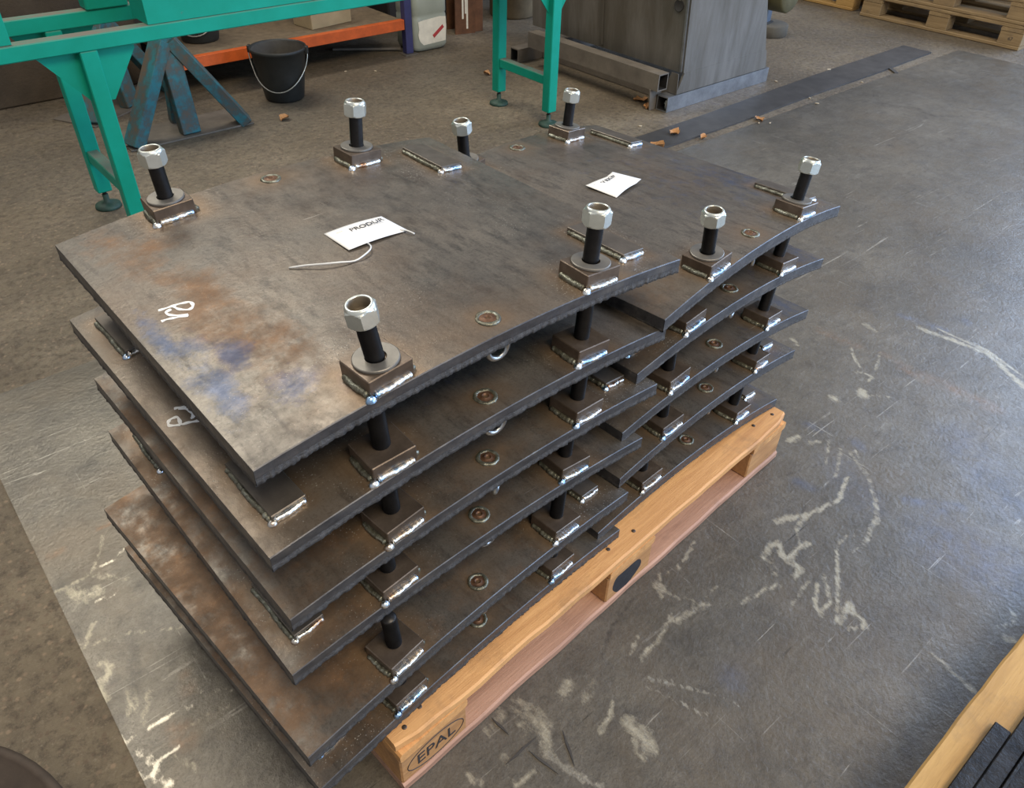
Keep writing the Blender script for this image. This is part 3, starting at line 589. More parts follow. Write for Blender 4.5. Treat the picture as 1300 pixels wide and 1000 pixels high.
    rr = random.Random(idx * 31 + side * 7)
    for bi, (cu, cv) in enumerate(blocks):
        a = rr.uniform(-.06, .06)
        bl = put('mounting_block', block_me, rt, at_(cu, cv, .0003, a))
        if top: put('washer', washer_me, bl, T(rr.uniform(-.001, .001), rr.uniform(-.002, .002), BT, rr.random()))
        # beads against the block foot
        put('weld_bead', rr.choice(beads_f), bl, T(0, -.0312, .0018), 'shiny bluish weld bead')
        put('weld_bead', rr.choice(beads_s), bl, T(-.0335, 0, .0016, pi / 2))
        put('weld_bead', rr.choice(beads_s), bl, T(.0335, 0, .0016, pi / 2))
        put('weld_bead', rr.choice(beads_s), bl, T(0, .0315, .002))
        put('weld_tack', tack_me, bl, T(-.0345, -.0325, -.0003, 0) @ Matrix.Diagonal((1.15, 1.0, 1.3, 1)), 'bright drop of weld at the block corner')
        tx, ty = (rr.uniform(-.03, .03), rr.uniform(-.02, .03)) if top else (rr.uniform(-.01, .01), 0)
        if (idx, side, bi) == (0, 0, 0): tx, ty = -.09, .02
        st = put('stud', stud_top if top else stud_me, rt, at_(cu, cv, BT - .001) @ Matrix.Rotation(tx, 4, 'Y') @ Matrix.Rotation(-ty, 4, 'X'))
        if top: put('nut', nut_me, st, T(0, 0, .0585, rr.uniform(-.5, .5) + (.25 if idx == 0 else 0)))
    for cu, cv in bars:
        br = put('welded_bar', bar_me, rt, at_(cu, cv, .0003, rr.uniform(-.02, .02)), 'flat bar with spattered weld along its edge')
        put('weld_bead', rr.choice(beads_l), br, T(-.0255, 0, .0018, pi / 2))
        put('weld_bead', rr.choice(beads_b), br, T(0, -.0615, .0018), 'shiny bluish weld bead')
        put('weld_tack', tack_me, br, T(-.0255, -.0610, 0))
    for k, (cu, cv) in enumerate(((.36, .038), (.352, .614))):
        put('plug_weld', plugs[(idx + k + side) % 4], rt, at_(cu, cv, 0, rr.random() * 6))
        cu2 = cu * fu
        if not ((side == 0 and idx == 5) or (side == 1 and idx == 4)): put('lifting_loop', loop_me, rt, Matrix.Translation((cu2 + .004, cv * fv + (-.016 if cv < .3 else .01), arch(cu2))) @ Matrix.Rotation(.3 + rr.uniform(-.4, .4), 4, 'Z'))
    def surf(p, h): cu, cv = p; return (cu * fu, cv * fv, TH + arch(cu * fu) + h)
    for stroke_set in marks:
        mb = MB()
        for s in stroke_set:
            pts = [Vector(surf(q, .0006)) for q in s]
            # densify (Catmull-Rom) into a painted ribbon
            d = []
            for i in range(len(pts) - 1):
                p0, p1, p2, p3 = pts[max(i - 1, 0)], pts[i], pts[i + 1], pts[min(i + 2, len(pts) - 1)]
                for t in (0, .25, .5, .75):
                    d.append(.5 * ((2 * p1) + (p2 - p0) * t + (2 * p0 - 5 * p1 + 4 * p2 - p3) * t * t + (3 * p1 - 3 * p2 + p3 - p0) * t ** 3))
            d.append(pts[-1])
            vs = []
            for i, p in enumerate(d):
                t = (d[min(i + 1, len(d) - 1)] - d[max(i - 1, 0)]); n = Vector((-t.y, t.x, 0)).normalized() * (.0021 + .0006 * sin(i * .9))
                vs += [tuple(p - n), tuple(p + n), tuple(p - n - Vector((0, 0, .0006))), tuple(p + n - Vector((0, 0, .0006)))]
            fs = []
            for i in range(len(d) - 1):
                a = i * 4; fs += [(a, a + 4, a + 5, a + 1), (a + 2, a + 6, a + 4, a), (a + 1, a + 5, a + 7, a + 3)]
            mb.add(vs, fs)
        put('painted_mark', mb.mesh('mark', PAINT), rt, None, 'white hand painted letter and number')
    return rt, surf

LAB_L = ['topmost left curved steel plate with white card and painted mark',
         'second left curved steel plate from the top, painted mark and bars at its left end',
         'third left curved steel plate from the top of the stack',
         'fourth left curved steel plate from the top, browned left end with welded bars',
         'fifth left curved steel plate from the top, orange rust on its near left corner',
         'lowest left curved steel plate, lying directly on the pallet']
LAB_R = ['topmost right curved steel plate with the smaller crumpled white card',
         'second right curved steel plate from the top of the right stack',
         'third right curved steel plate from the top, middle of the right stack',
         'fourth right curved steel plate from the top, welded bar near its right end',
         'lowest right curved steel plate, resting on the far end of the pallet']
Lp = [(.183, .624, .022), (.171, .607, .038), (.175, .605, .042), (.161, .612, .035), (.138, .562, .094), (.144, .571, .095)]
Rp = [(.875, .628, .119), (.861, .655, .072), (.839, .651, .061), (.848, .648, .075), (.803, .646, .058)]
HH = .120
for i, (x, y, a) in enumerate(Lp):
    r0, s0 = plate(i, 0, x, y, a, .1725 + (5 - i) * HH, .65, .721, .023, 0, 'R' if i % 2 == 0 else 'L', LAB_L[i], {0: [MARKS['p1']], 1: [MARKS['p2']]}.get(i, []))
    if i == 0: rootL, surfL = r0, s0
for i, (x, y, a) in enumerate(Rp):
    r0, s0 = plate(i, 1, x, y, a, .1725 + (5 - i) * HH - .0952, .659, .664, .030, .0365, 'R' if i in (0, 3, 4) else 'L', LAB_R[i], [])
    if i == 0: rootR, surfR = r0, s0

# cards lying on the two top plates
def text_mesh(s, size, mat, bold=.0, extr=.0002):
    cu = bpy.data.curves.new('t', 'FONT'); cu.body = s; cu.size = size; cu.extrude = extr; cu.offset = bold; cu.align_x = 'CENTER'; cu.align_y = 'CENTER'; cu.resolution_u = 3
    o = bpy.data.objects.new('t', cu); COL.objects.link(o); dg = bpy.context.evaluated_depsgraph_get(); dg.update()
    me = bpy.data.meshes.new_from_object(o.evaluated_get(dg)); bpy.data.objects.remove(o); me.materials.clear(); me.materials.append(mat); return me
def card(rt, surf, corners, lift, label, text, tpos, tsize, rot, wires):
    bpy.context.view_layer.update(); W = rt.matrix_world
    c = [Vector((p[0], p[1], 0)) for p in corners]; n = 16; vs = []; fs = []
    cen = sum(c, Vector()) / 4; org = W @ Vector(surf((cen.x, cen.y), .0))
    tg = root('card_tag', label, 'tag', tuple(org))
    def wp(p, h): return W @ Vector(surf((p[0], p[1]), h)) - org
    for i in range(n + 1):
        for j in range(n + 1):
            s, t = i / n, j / n
            p = (c[0] * (1 - s) + c[3] * s) * (1 - t) + (c[1] * (1 - s) + c[2] * s) * t
            vs.append(tuple(wp(p, .0012 + lift(s, t))))
    for i in range(n):
        for j in range(n):
            a = i * (n + 1) + j; fs.append((a, a + 1, a + n + 2, a + n + 1))
    N = len(vs); vs += [(x, y, z - .0007) for x, y, z in vs]; fs2 = [tuple(N + q for q in f[::-1]) for f in fs]
    rim = [i * (n + 1) for i in range(n + 1)] + [n * (n + 1) + j for j in range(1, n + 1)] + [i * (n + 1) + n for i in range(n - 1, -1, -1)] + [j for j in range(n - 1, 0, -1)]
    fs3 = [(rim[k], rim[(k + 1) % len(rim)], N + rim[(k + 1) % len(rim)], N + rim[k]) for k in range(len(rim))]
    me = MB().add(vs, fs + fs2 + fs3, 0, True).mesh('card', CARD); put('card', me, tg)
    yaw = rt.rotation_euler.z
    for txt, mat, tp, sz, bold in text:
        q = wp(tp, .0012 + lift(.5, .2) + .0012)
        M = Matrix.Translation(q) @ Matrix.Rotation(yaw + rot, 4, 'Z') @ Matrix.Rotation(-.04, 4, 'Y')
        put('printed_text', text_mesh(txt, sz, mat, bold), tg, M, 'dark print on the card' if mat is INK else None)
    for wi in wires:
        pts = [wp(p, .0016 + .004 * abs(sin(k * .8)) * (1 if 0 < k < len(wi) - 1 else .1)) for k, p in enumerate(wi)]
        d = []
        for i in range(len(pts) - 1):
            p0, p1, p2, p3 = pts[max(i - 1, 0)], pts[i], pts[i + 1], pts[min(i + 2, len(pts) - 1)]
            for t in (0, .33, .66): d.append(.5 * ((2 * p1) + (p2 - p0) * t + (2 * p0 - 5 * p1 + 4 * p2 - p3) * t * t + (3 * p1 - 3 * p2 + p3 - p0) * t ** 3))
        d.append(pts[-1]); put('tie_wire', MB().tube(d, .0013, 6).mesh('wire', WIRE), tg)
card(rootL, surfL, [(.317, .379), (.317, .308), (.424, .307), (.419, .374)], lambda s, t: .002 * sin(s * 3.1) + .002 * t * (1 - s),
     'white card tag reading PRODUR with a tie wire, on the left plate', [('PRODUR', INK, (.381, .3570), .0150, .0001), ('—', INKY, (.335, .363), .011, .0)], None, 0, -.055, MARKS['wire1'])
card(rootR, surfR, [(.290, .376), (.296, .302), (.403, .313), (.388, .376)], lambda s, t: .009 * (s - .45) ** 2 * 2 * (1 - t) + .006 * s * t + .003 * abs(sin(s * 4)),
     'smaller crumpled white card tag with short print, on the right plate', [("'VV KKW", INK, (.347, .3610), .0135, .0001), ('—', INKY, (.309, .366), .009, .0)], None, 0, .05, [])

# ------------------------------------------------------------ pallets
def board(L, W, Hh, mat, seed, rag=.002, ch0=0.0):
    # plank along x with slightly ragged, rounded long edges; ch0 clips its start corners
    mb = MB(); n = 28; b = .004; vs = []; fs = []
    sec = [(0, b), (0, Hh - b), (b, Hh), (W - b, Hh), (W, Hh - b), (W, b), (W - b, 0), (b, 0)]
    for i in range(n + 1):
        x = L * i / n; r0 = rag * noise.noise(Vector((x * 9, seed, 0))) ; r1 = rag * noise.noise(Vector((x * 9, seed + 7, 0)))
        e = 0
        if ch0 and (i == 0 or i == n): e = ch0
        for k, (yy, zz) in enumerate(sec):
            o = r0 if yy < W / 2 else r1
            if yy < W / 2: yy = yy + e * .5
            vs.append((x, yy + o, zz + (.3 * r0 if zz > Hh / 2 else 0)))
    for i in range(n):
        for k in range(8):
            k2 = (k + 1) % 8; fs.append((i * 8 + k, i * 8 + k2, (i + 1) * 8 + k2, (i + 1) * 8 + k))
    fs += [tuple(range(8))[::-1], tuple(n * 8 + k for k in range(8))]
    return mb.add(vs, fs).mesh('board', mat)
nail_me = MB().lathe([(.0045, 0), (.0045, .0012), (.003, .002), (.0003, .0016)], 10, 0, True).mesh('nail', NAIL)
def pallet(label, loc, rz, mats, seed, near_mat=None, group=None, text=None, L=1.2, detail=True):
    deck, blockm, skid = mats
    rt = root('wooden_pallet', label, 'pallet', loc, rz, group)
    ys = [0, .1825, .350, .5175, .655]; ws = [.145, .100, .100, .100, .145]
    for k, (y, w_) in enumerate(zip(ys, ws)):
        nm = near_mat if (k == 0 and near_mat) else deck
        o = put('deck_board', board(L, w_, .022, nm, seed + k * 3, .0045 if k == 0 else .002, .02 if k == 0 else 0), rt, T(0, y, .122))
        if k == 0 and detail and seed == 1:
            for nx in (.03, .07, L / 2 - .045, L / 2 + .03, L - .10, L - .03): put('nail', nail_me, o, T(nx, .022 + .022 * ((nx * 37) % 1), .0215))
    for k, x in enumerate((0, (L - .145) / 2, L - .145)):
        put('cross_board', board(.8, .145, .022, deck, seed + 20 + k), rt, T(x + .145, 0, .100, pi / 2))
        for j, y in enumerate((0.003, .3275, .697)):
            w_ = .145 if j == 1 else .100
            bl = put('block', MB().box(0, .145, 0, w_, 0, .078, 0, .003).mesh('block', blockm), rt, T(x, y, .022))
            if text and j == 0 and k in text:
                txt, sz, oval = text[k]
                put('stamped_text', text_mesh(txt, sz, INK, .0, .0004), bl, T(.075, -.0004, .036) @ Matrix.Rotation(pi / 2, 4, 'X'))
                if oval:
                    pts = [(.075 + .062 * cos(a), -.0002, .036 + .030 * sin(a)) for a in np.linspace(0, 2 * pi, 40)]
                    put('stamped_oval', MB().tube(pts, .0009, 5).mesh('oval', INK), bl)
            if text and j == 0 and k == 1 and seed == 1:
                sp = [(.020 + .012 * cos(a) + .070 * (.5 + .5 * cos(a)) * (1 if cos(a) > 0 else .4), .036 + .030 * sin(a) * (1 + .15 * sin(3 * a))) for a in np.linspace(0, 2 * pi, 22)[:-1]]
                put('paint_blot', MB().prism([(p, q) for p, q in sp], -.0006, 0).mesh('blot', BLACKP), bl, T(.01, -.0001, 0) @ Matrix.Rotation(pi / 2, 4, 'X'))
    for j, y in enumerate((0, .3275, .697)):
        put('skid_board', board(L, .145 if j == 1 else .100, .022, skid, seed + 40 + j, .003), rt, T(0, y, 0))
    return rt
pallet('light pine pallet under the stack of curved plates', (.2728, .5575, .0031), .0733, (WOOD, WOODB, WOODP), 1, None, None, {0: ('EPAL', .040, True)})
# far pallets in the background, seen at their side
for k in range(2):
    pallet(['lower pallet of the far stack at the upper right', 'upper pallet of the far stack, only its underside in view'][k], (5.92, 3.02, .001 + .1445 * k), -pi / 2, (WOODD, WOODD, WOODD), 60 + k * 7, None, 'stacked pallets in the background', {2: ('67', .03, False)} if k == 0 else None, 1.12, False)
pallet('orange tinted pallet just left of the far pallet stack', (5.98, 4.32, .001), -pi / 2, (WOODD, WOODY, WOODY), 90, None, None, None, 1.2, False)
# yellow pallet with black rails at the lower right
pallet('yellow pallet under black steel rails at the lower right corner', (.42, .010, .0031), 0.0, (WOODY, WOODY, WOODY), 120, WOODY).scale = (1, -1, 1)
for k, (x0, x1, y1, w_, h_, lab) in enumerate(((.15, 1.055, -.030, .030, .016, 'short black flat steel rail nearest the yellow board edge'), (.1, 1.6, -.036, .028, .010, 'black steel rail'), (.2, 1.58, -.075, .036, .034, 'b'), (.1, 1.5, -.125, .040, .030, 'c'))):
    pass
def rail(x0, x1, yc, w_, h_, label, z=.1478):
    mb = MB(); t = .005
    mb.box(x0, x1, yc - w_ / 2, yc + w_ / 2, 0, t, 0, .001); mb.box(x0, x1, yc - w_ / 2, yc - w_ / 2 + t, t, h_, 0, .001); mb.box(x0, x1, yc + w_ / 2 - t, yc + w_ / 2, t, h_, 0, .001)
    tag(put('steel_rail', mb.mesh('rail', RAIL), None, T(0, 0, z)), label, 'rail', 'black steel rails on the yellow pallet')
def rail_flat(x0, x1, yc, w_, h_, label, z=.1478):
    tag(put('steel_rail', MB().box(x0, x1, yc - w_ / 2, yc + w_ / 2, 0, h_, 0, .0015).mesh('rail', RAIL), None, T(0, 0, z)), label, 'rail', 'black steel rails on the yellow pallet')
rail_flat(.30, 1.052, -.046, .026, .012, 'short black flat rail ending beside the yellow board edge')
rail_flat(.35, 1.60, -.0725, .026, .014, 'black flat rail second from the yellow board edge')
rail(.40, 1.58, -.1035, .034, .020, 'black channel rail between flat rail and outermost channel')
rail(.34, 1.50, -.1435, .040, .024, 'outermost black channel rail, nearest the lower right corner')

# ------------------------------------------------------------ green bench frame
bn = root('work_bench', 'green welded steel bench frame with levelling feet behind the plates', 'bench', (1.6, 2.93, 0))
def B(name, mb, mat, parent=bn): 
    o = put(name, mb.mesh(name, mat), parent, Matrix.Translation((-1.6, -2.93, 0)) if parent is bn else None); return o
B('long_beam', MB().box(-.25, 3.0, 2.72, 2.772, .660, .705, 0, .003), GREEN)
B('long_beam', MB().box(-.25, 3.0, 3.10, 3.150, .640, .688, 0, .003), GREEN)
for x in (.615, 2.575):
    for y, zt in ((2.722, .660), (3.100, .640)):
        lg = B('leg', MB().box(x, x + .052, y, y + .05, .068, zt, 0, .003), GREEN)
        ft = put('levelling_foot', MB().lathe([(.0001, .052), (.011, .052), (.011, .024), (.030, .018), (.046, .012), (.048, .002), (.046, 0)], 24, 0, True, None).mesh('foot', DGREEN), lg, T(x + .026, y + .025, .0005))
        put('thread', MB().lathe([(.008, .02), (.008, .072)], 12, 0, True).mesh('thread', STUD), lg, T(x + .026, y + .025, .0))
    B('cross_rail', MB().box(x + .005, x + .045, 2.772, 3.100, .190, .232, 0, .003), GREEN)
for y in (2.745, 3.125):
    for x in (.641, 2.601):
        B('gusset_plate', MB().prism([(x - .145, 0), (x - .135, -.012), (x - .02, -.155), (x + .045, -.155), (x + .145, -.012), (x + .145, 0)], -.003, .003, 0, Matrix.Translation((0, y + .012, .655)) @ Matrix.Rotation(pi / 2, 4, 'X')), GREEN)
0 and B('cross_beam', MB().box(.50, .545, 2.772, 3.10, .645, .688, 0, .003), GREEN)
tag(put('sheet_cover', MB().box(.20, .447, 2.735, 2.741, .7055, .95, 0, .001).mesh('cover', GREEN)), 'green sheet metal guard at the left end of the bench beam', 'guard')
gd = tag(put('sheet_cover', MB().box(.836, 2.9, 2.728, 2.736, .7055, .98, 0, .001).box(.836, .842, 2.736, 2.86, .7055, .98).mesh('cover', GREEN)), 'long green sheet metal guard standing on the bench beam', 'guard')
tag(put('green_bracket', MB().box(.76, .90, 3.09, 3.16, .6885, .74, 0, .004).mesh('bracket', GREEN)), 'small green bracket on the rear bench beam', 'bracket')

# ------------------------------------------------------------ blue stands
def stand(x, y, rz, label, sc=1.0):
    s = root('pipe_stand', label, 'stand', (x, y, 0), rz)
    put('base_plate', MB().box(-.29, .29, -.05, .20, .0005, .008, 0, .001).mesh('base', DTUBE), s)
    for q in ((-.265, -.02), (.265, -.02), (0, .0)):
        mb = MB().bar((q[0], q[1], .008), (q[0] * .07, .05, .40), .085, .055); put('leg', mb.mesh('leg', BLUES), s)
    put('leg', MB().bar((0, .18, .008), (0, .07, .36), .045, .045).mesh('leg', BLUES), s)
    put('post', MB().box(-.028, .028, .025, .085, .30, .62, 0, .003).mesh('post', BLUES), s)
    return s
stand(1.19, 3.66, 0, 'worn blue and brown three legged steel stand behind the bench')
s2 = stand(1.10, 4.18, .5, 'dark blue steel stand standing farther back behind the first')

# ------------------------------------------------------------ shelf with its things
sh = root('storage_shelf', 'low shelf with orange front beam and blue upright', 'shelf', (2.05, 4.12, 0))
O = Matrix.Translation((-2.05, -4.12, 0))
put('front_beam', MB().box(1.36, 2.705, 4.12, 4.155, .140, .195, 0, .002).mesh('beam', ORANGE), sh, O)
put('rear_beam', MB().box(1.36, 2.705, 4.80, 4.835, .140, .195, 0, .002).mesh('beam', ORANGE), sh, O)
put('added_shade_panel', MB().box(1.36, 2.70, 4.84, 4.85, .005, .60).mesh('panel', DARKW), sh, O)  # added dark panel, stops light from behind so the under-shelf space stays black
put('shelf_board', MB().box(1.36, 2.70, 4.156, 4.80, .170, .194, 0, .002).mesh('board', SHELFW), sh, O)
for x, y in ((2.707, 4.115), (2.707, 4.79)):
    up = put('upright', MB().box(x, x + .050, y, y + .045, .004, 1.2, 0, .003).mesh('up', PURP), sh, O)
    put('foot_plate', MB().box(x - .02, x + .07, y - .02, y + .06, 0, .004).mesh('fp', DTUBE), up)
for x, y in ((1.312, 4.115), (1.312, 4.79)): put('upright', MB().box(x, x + .045, y, y + .045, .0, .55, 0, .003).mesh('up', DARKW), sh, O)
put('brace', MB().bar((2.40, 4.45, .01), (2.72, 4.20, .02), .03, .012).mesh('brace', DTUBE), sh, O)
def bucket(name, label, loc, rz, r0=.098, r1=.135, h=.25, swing=-.9):
    b = root(name, label, 'bucket', loc, rz)
    wallp = [(r0 * .2, .001), (r0 - .006, .001), (r0, .008), (r0 + (r1 - r0) * .5, h * .5), (r1 - .002, h * .93), (r1 + .004, h * .94), (r1 + .005, h), (r1 - .001, h + .001), (r1 - .005, h * .97)]
    put('body', MB().lathe(wallp, 40, 0, True).mesh('body', BUCK), b)
    put('inside', MB().lathe([(r1 - .005, h * .97), (r0 + (r1 - r0) * .5 - .003, h * .5), (r0 - .006, .012), (.001, .012)], 40, 0, True).mesh('inside', BUCKD), b)
    pts = []
    for a in np.linspace(0, pi, 24):
        rr = r1 + .012; d = rr * sin(a) * 1.12
        pts.append((-rr * cos(a), -abs(cos(swing)) * 0 - (rr * .30 + .0) * sin(a) - (0.02 * sin(a)), h * .95 - d * 1.08))
    rr_ = []
    for (x, y, z) in pts:
        k = r0 + (r1 - r0) * max(z, 0) / h + .012
        if abs(x) < k: y = -math.sqrt(max(k * k - x * x, 0))
        rr_.append((x, y, z))
    put('wire_handle', MB().tube(rr_, .0032, 8).mesh('handle', WIREG), b)
    for sx in (-1, 1): put('handle_ear', MB().box(sx * (r1 + .008) - .008, sx * (r1 + .008) + .008, -.012, .012, h * .88, h * 1.02, 0, .003).mesh('ear', BUCK), b)
    return b
bucket('bucket', 'black rubber bucket with a wire handle on the concrete floor', (1.775, 3.86, .001), -.70)
bucket('bucket', 'black bucket on the shelf above the orange beam', (1.60, 4.40, .1945), -.6, .095, .125, .22)
cb = put('carton', MB().box(-.15, .13, -.085, .085, 0, .16, 0, .003).mesh('carton', CARTON), None, T(2.30, 4.33, .1945, .15)); tag(cb, 'pale cardboard box standing on the shelf board', 'box')
jc = root('jerry_can', 'milky white plastic canister with torn paper label beside the shelf', 'canister', (2.885, 4.21, 0.001), 0)
def rsec(w_, d_, r, z, n=6):
    pts = []
    for cx, cy, a0 in ((w_ / 2 - r, d_ / 2 - r, 0), (-w_ / 2 + r, d_ / 2 - r, pi / 2), (-w_ / 2 + r, -d_ / 2 + r, pi), (w_ / 2 - r, -d_ / 2 + r, 3 * pi / 2)):
        for k in range(n + 1):
            a = a0 + pi / 2 * k / n; pts.append((cx + r * cos(a), cy + r * sin(a), z))
    return pts
def loft(rings, mi=0):
    vs = [p for r in rings for p in r]; n = len(rings[0]); fs = []
    for i in range(len(rings) - 1):
        for k in range(n): fs.append((i * n + k, i * n + (k + 1) % n, (i + 1) * n + (k + 1) % n, (i + 1) * n + k))
    fs += [tuple(range(n))[::-1], tuple((len(rings) - 1) * n + k for k in range(n))]
    return MB().add(vs, fs, mi, True)
put('body', loft([rsec(.19, .17, .03, 0), rsec(.235, .20, .04, .010), rsec(.25, .22, .045, .03), rsec(.25, .22, .045, .19), rsec(.242, .212, .045, .20), rsec(.25, .22, .045, .21), rsec(.25, .22, .045, .33), rsec(.22, .19, .05, .36), rsec(.12, .10, .04, .375)]).mesh('body', JERRY), jc)
put('cap', MB().lathe([(.028, .375), (.028, .40), (.024, .404), (.001, .404)], 20).mesh('cap', BUCK), jc, T(-.06, 0, -.004))
lab = MB().prism([(-.095, .078), (-.088, .062), (-.065, .040), (.098, .046), (.105, .12), (.103, .180), (.06, .186), (-.06, .178), (-.098, .172), (-.092, .13), (-.1, .1)], 0, .0012, 0, Matrix.Translation((0, -.1098, 0)) @ Matrix.Rotation(pi / 2, 4, 'X'))
put('paper_label', lab.mesh('label', LABELP), jc)
put('red_strip', MB().box(-.045, .045, -.0012, 0, -.010, .010).mesh('strip', REDP), jc, T(.045, -.1112, .105, 0, 0, -.6), 'red printed strip')
cl = root('steel_column', 'rusty brown steel column with white streaks right of the canister', 'column', (3.30, 4.36, 0))
put('flange', MB().box(-.07, .07, -.075, -.065, 0, 2.2).mesh('flange', RUSTB), cl, T(0, 0, 0, -.25)); put('web', MB().box(-.006, .006, -.065, .065, 0, 2.2).mesh('web', RUSTB), cl, T(0, 0, 0, -.25))
put('flange', MB().box(-.07, .07, .065, .075, 0, 2.2).mesh('flange', RUSTB), cl, T(0, 0, 0, -.25))
put('side_plate', MB().box(.07, .135, -.05, .05, .0, 2.2, 0, .002).mesh('sp', RUSTB), cl, T(0, 0, 0, -.25))
for k, (x, z0, z1) in enumerate(((-.018, .09, .22), (.012, .03, .30), (.002, .12, .33))): put('paint_streak', MB().box(x - .006, x + .006, -.0762, -.075, z0, z1).mesh('st', LABELP), cl, T(0, 0, 0, -.25), 'white vertical paint streak')
bb = tag(put('barrel', MB().lathe([(.001, .001), (.155, .001), (.160, .012), (.162, .30), (.170, .34), (.162, .38), (.158, .72), (.15, .73), (.001, .73)], 36).mesh('barrel', BARREL), None, T(3.86, 4.50, 0)), 'brown round barrel between column and grey cabinet', 'barrel')
tag(put('dark_crate', MB().box(0, .5, 0, .35, 0, .45, 0, .01).mesh('crate', DARKW), None, T(3.0, 4.75, .001)), 'dark crate in the shadow behind the canister', 'crate')

# ------------------------------------------------------------ grey machine cabinet on tube frame
mc = root('machine_cabinet', 'grey sheet metal machine cabinet on a galvanised square tube frame', 'machine', (3.28, 2.51, 0))
O = Matrix.Translation((-3.28, -2.51, 0))
def C(name, mb, mats, label=None): return put(name, mb.mesh(name, mats), mc, O, label)
ft = C('front_tube', MB().hollow(2.51, 2.58, .001, .076, 3.20, 4.06, .006, 'x', 0, 1), [GALV, DARK])
C('rear_tube', MB().hollow(3.60, 3.67, .001, .076, 3.14, 4.06, .006, 'x', 0, 1), [DTUBE, DARK])
C('side_tube', MB().hollow(3.15, 3.222, .105, .187, 2.545, 3.53, .006, 'y', 0, 1), [DTUBE, DARK])
C('base_rail', MB().box(3.33, 3.38, 2.58, 3.60, .001, .06, 0, .003), DTUBE)
C('tube_bracket', MB().prism([(0, 0), (.075, 0), (.075, .105), (-.015, .105)], -.003, .003, 0, Matrix.Translation((3.158, 2.59, .001)) @ Matrix.Rotation(pi / 2, 4, 'X')), DTUBE)
C('bolt', MB().lathe([(.007, .006), (.007, .03), (.011, .03), (.011, .036), (.007, .036), (.007, .048), (.001, .048)], 10, 0, False, Matrix.Translation((3.235, 2.545, 0))), NUT)
# body with leaning right side
H0 = .175; poly0 = [(3.30, 2.515), (3.995, 2.515), (3.995, 3.66), (3.30, 3.66)]; poly1 = [(3.245, 2.515), (3.76, 2.515), (3.76, 3.66), (3.245, 3.66)]
vs = [(x, y, H0) for x, y in poly0] + [(x, y, .95) for x, y in poly1]
C('cabinet_body', MB().add(vs, [(3, 2, 1, 0), (4, 5, 6, 7), (0, 1, 5, 4), (1, 2, 6, 5), (2, 3, 7, 6), (3, 0, 4, 7)]), CAB)
C('base_skirt', MB().add([(3.26, 2.512, .079), (4.03, 2.512, .079), (4.0, 2.512, .178), (3.305, 2.512, .178), (3.26, 2.522, .079), (4.03, 2.522, .079), (4.0, 2.522, .178), (3.305, 2.522, .178)], [(0, 1, 2, 3), (7, 6, 5, 4), (3, 2, 6, 7), (0, 3, 7, 4), (1, 5, 6, 2), (0, 4, 5, 1)]), CAB)
C('corner_gusset', MB().prism([(2.51, .079), (2.60, .079), (2.56, .178), (2.515, .178)], 0, .004, 0, Matrix(((0, 0, 1, 3.262), (1, 0, 0, 0), (0, 1, 0, 0), (0, 0, 0, 1)))), CAB)
def holeM(x, y, z): return Matrix.Translation((x, y, z)) @ Matrix.Rotation(-pi / 2 + .07, 4, 'Y')
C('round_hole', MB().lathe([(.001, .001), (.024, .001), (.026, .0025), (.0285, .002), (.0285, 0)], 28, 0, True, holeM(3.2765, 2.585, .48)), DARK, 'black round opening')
C('panel_seam', MB().bar((3.297, 3.09, .19), (3.245, 3.09, .93), .012, .008), CAB)
C('side_flange', MB().bar((3.296, 2.53, .18), (3.243, 2.53, .93), .012, .012), GALV)
hn = tag(put('coiled_roll', MB().lathe([(.001, -.09), (.10, -.09), (.11, -.08), (.11, .08), (.10, .09), (.001, .09)], 30, 0, True, None).mesh('roll', simple('olive_rubber', (.10, .085, .035), .5, 0, .3, 10, .1)), None, T(4.12, 2.60, .455, .1, pi / 2)), 'olive brown roll at the right side of the grey cabinet', 'roll')
put('bracket', MB().box(-.02, .02, -.015, .015, -.02, .30, 0, .003).mesh('br', DARKW), hn, Matrix.Rotation(-pi / 2, 4, 'X') @ T(-.12, 0, -.1, 0, 0, -.4))
ps = root('round_foot_post', 'blue grey post on a round concrete foot behind the cabinet', 'post', (4.93, 3.12, 0))
put('foot', MB().lathe([(.001, .001), (.125, .001), (.127, .004), (.125, .062), (.118, .068), (.001, .068)], 36).mesh('foot', CONC), ps)
put('post', MB().box(-.035, .035, -.03, .03, .068, 1.1, 0, .004).mesh('post', POSTM), ps, T(-.02, .03, 0, .2))
put('collar', MB().box(-.05, .05, -.045, .045, .068, .076, 0, .001).mesh('collar', DARK), ps, T(-.02, .03, 0, .2))

# ------------------------------------------------------------ drum at the lower left, leaves and litter
dr = root('round_drum', 'dark brown round drum cut off by the lower left corner', 'drum', (-.42, .72, 0))
put('body', MB().lathe([(.26, .001), (.268, .004), (.270, .115), (.275, .120), (.270, .125), (.272, .225), (.283, .230), (.286, .238), (.285, .246), (.278, .25), (.272, .247), (.268, .240), (.001, .240)], 64).mesh('body', DRUM), dr)
LEAVES = [(1.622, 3.571, 'curled dry leaf on the concrete in front of the bucket'), (2.803, 2.225, 'orange leaf against the near end of the floor strip'), (2.993, 2.279, 'small leaf lying on top of the floor strip'), (3.50, 2.155, 'leaf at the edge of the floor strip before the cabinet'),
          (3.232, 2.715, 'leaf under the square tube of the cabinet'), (3.170, 2.617, 'leaf beside the open end of the frame tube'), (2.854, 3.538, 'leaf between the two right bench legs'), (3.07, 2.165, 'leaf fragment between strip and floor sheet')]
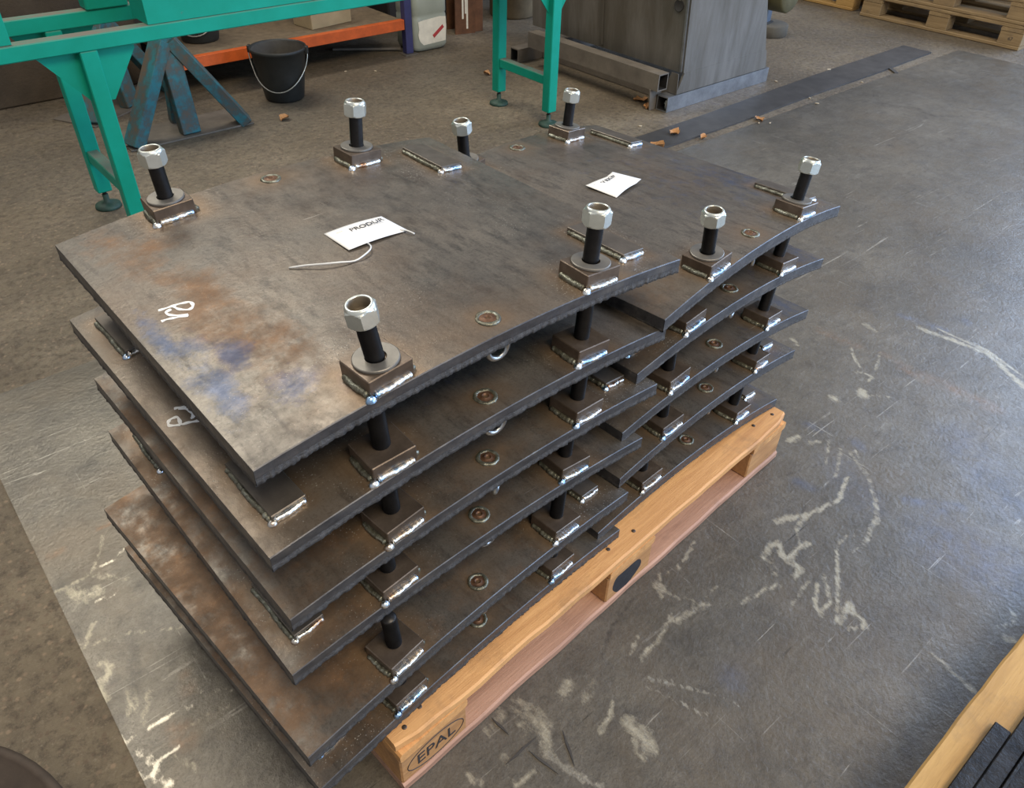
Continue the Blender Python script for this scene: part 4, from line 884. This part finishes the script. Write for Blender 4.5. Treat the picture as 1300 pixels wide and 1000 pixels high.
def leaf_mesh(seed, s):
    rr = random.Random(seed); n = 7; vs = []; fs = []
    for i in range(n):
        t = i / (n - 1); wd = s * .42 * math.sin(pi * min(1, t * .95 + .04)) ** .7 * (1 + .3 * rr.uniform(-1, 1))
        x = (t - .5) * s; z = .010 * sin(t * 3 + seed) + .004
        vs += [(x, -wd, abs(z) + .006 + rr.uniform(0, .006)), (x, 0, abs(z) * .3 + .001), (x, wd, abs(z) + .004 + rr.uniform(0, .008))]
    for i in range(n - 1):
        a = i * 3; fs += [(a, a + 3, a + 4, a + 1), (a + 1, a + 4, a + 5, a + 2)]
    k = len(vs); vs += [(x, y, z - .0008) for x, y, z in vs]; fs += [tuple(q + k for q in f[::-1]) for f in fs]
    return MB().add(vs, fs, 0, True).mesh('leaf', LEAF)
for k, (x, y, lab) in enumerate(LEAVES):
    z = .0095 if 2.19 < y < 2.36 else .001
    tag(put('dry_leaf', leaf_mesh(k, .075 if k in (1, 4) else (.055 if k in (0, 2, 3) else .04)), None, T(x, y, z, k * 1.3 + .4)), lab, 'leaf', 'dry leaves scattered on the hall floor')
CHIPS = [(2.383, 3.953), (4.492, 2.165), (4.523, 2.4), (3.493, 2.087), (3.448, 2.121), (4.10, 2.47), (3.946, 2.109), (4.003, 2.19), (2.247, 4.05), (2.95, 2.46)]
CL = ['below the shelf end', 'beside the middle of the floor strip', 'on the far part of the strip', 'on the sheet by the strip leaf', 'on the sheet nearest the leaf', 'at the right end of the frame tube', 'on the sheet before the cabinet end', 'by the strip before the cabinet', 'under the orange beam', 'in front of the frame tube']
for k, ((x, y), l_) in enumerate(zip(CHIPS, CL)):
    rr = random.Random(k); s = rr.uniform(.006, .012)
    z = .0095 if 2.19 < y < 2.41 and x > 2.3 else (.006 if y < 2.15 else .001)
    tag(put('wood_chip', MB().prism([(-s, -s * .4), (s * .2, -s * .5), (s, 0), (s * .4, s * .5), (-s * .8, s * .3)], 0, .004).mesh('chip', CHIP), None, T(x, y, z, rr.random() * 6)), 'tiny pale chip ' + l_, 'chip', 'pale chips scattered on the hall floor')
# thin dark slivers of steel by the pallet
for k, (x0, y0, x1, y1, l_) in enumerate(SLIVERS):
    d = math.hypot(x1 - x0, y1 - y0)
    tag(put('steel_sliver', MB().prism([(0, 0), (d * .35, -.0028), (d, -.001), (d * .6, .0025)], 0, .0015).mesh('sl', STRIP), None, T(x0, y0, .0032, math.atan2(y1 - y0, x1 - x0))), l_, 'sliver', 'thin steel slivers beside the near pallet corner')
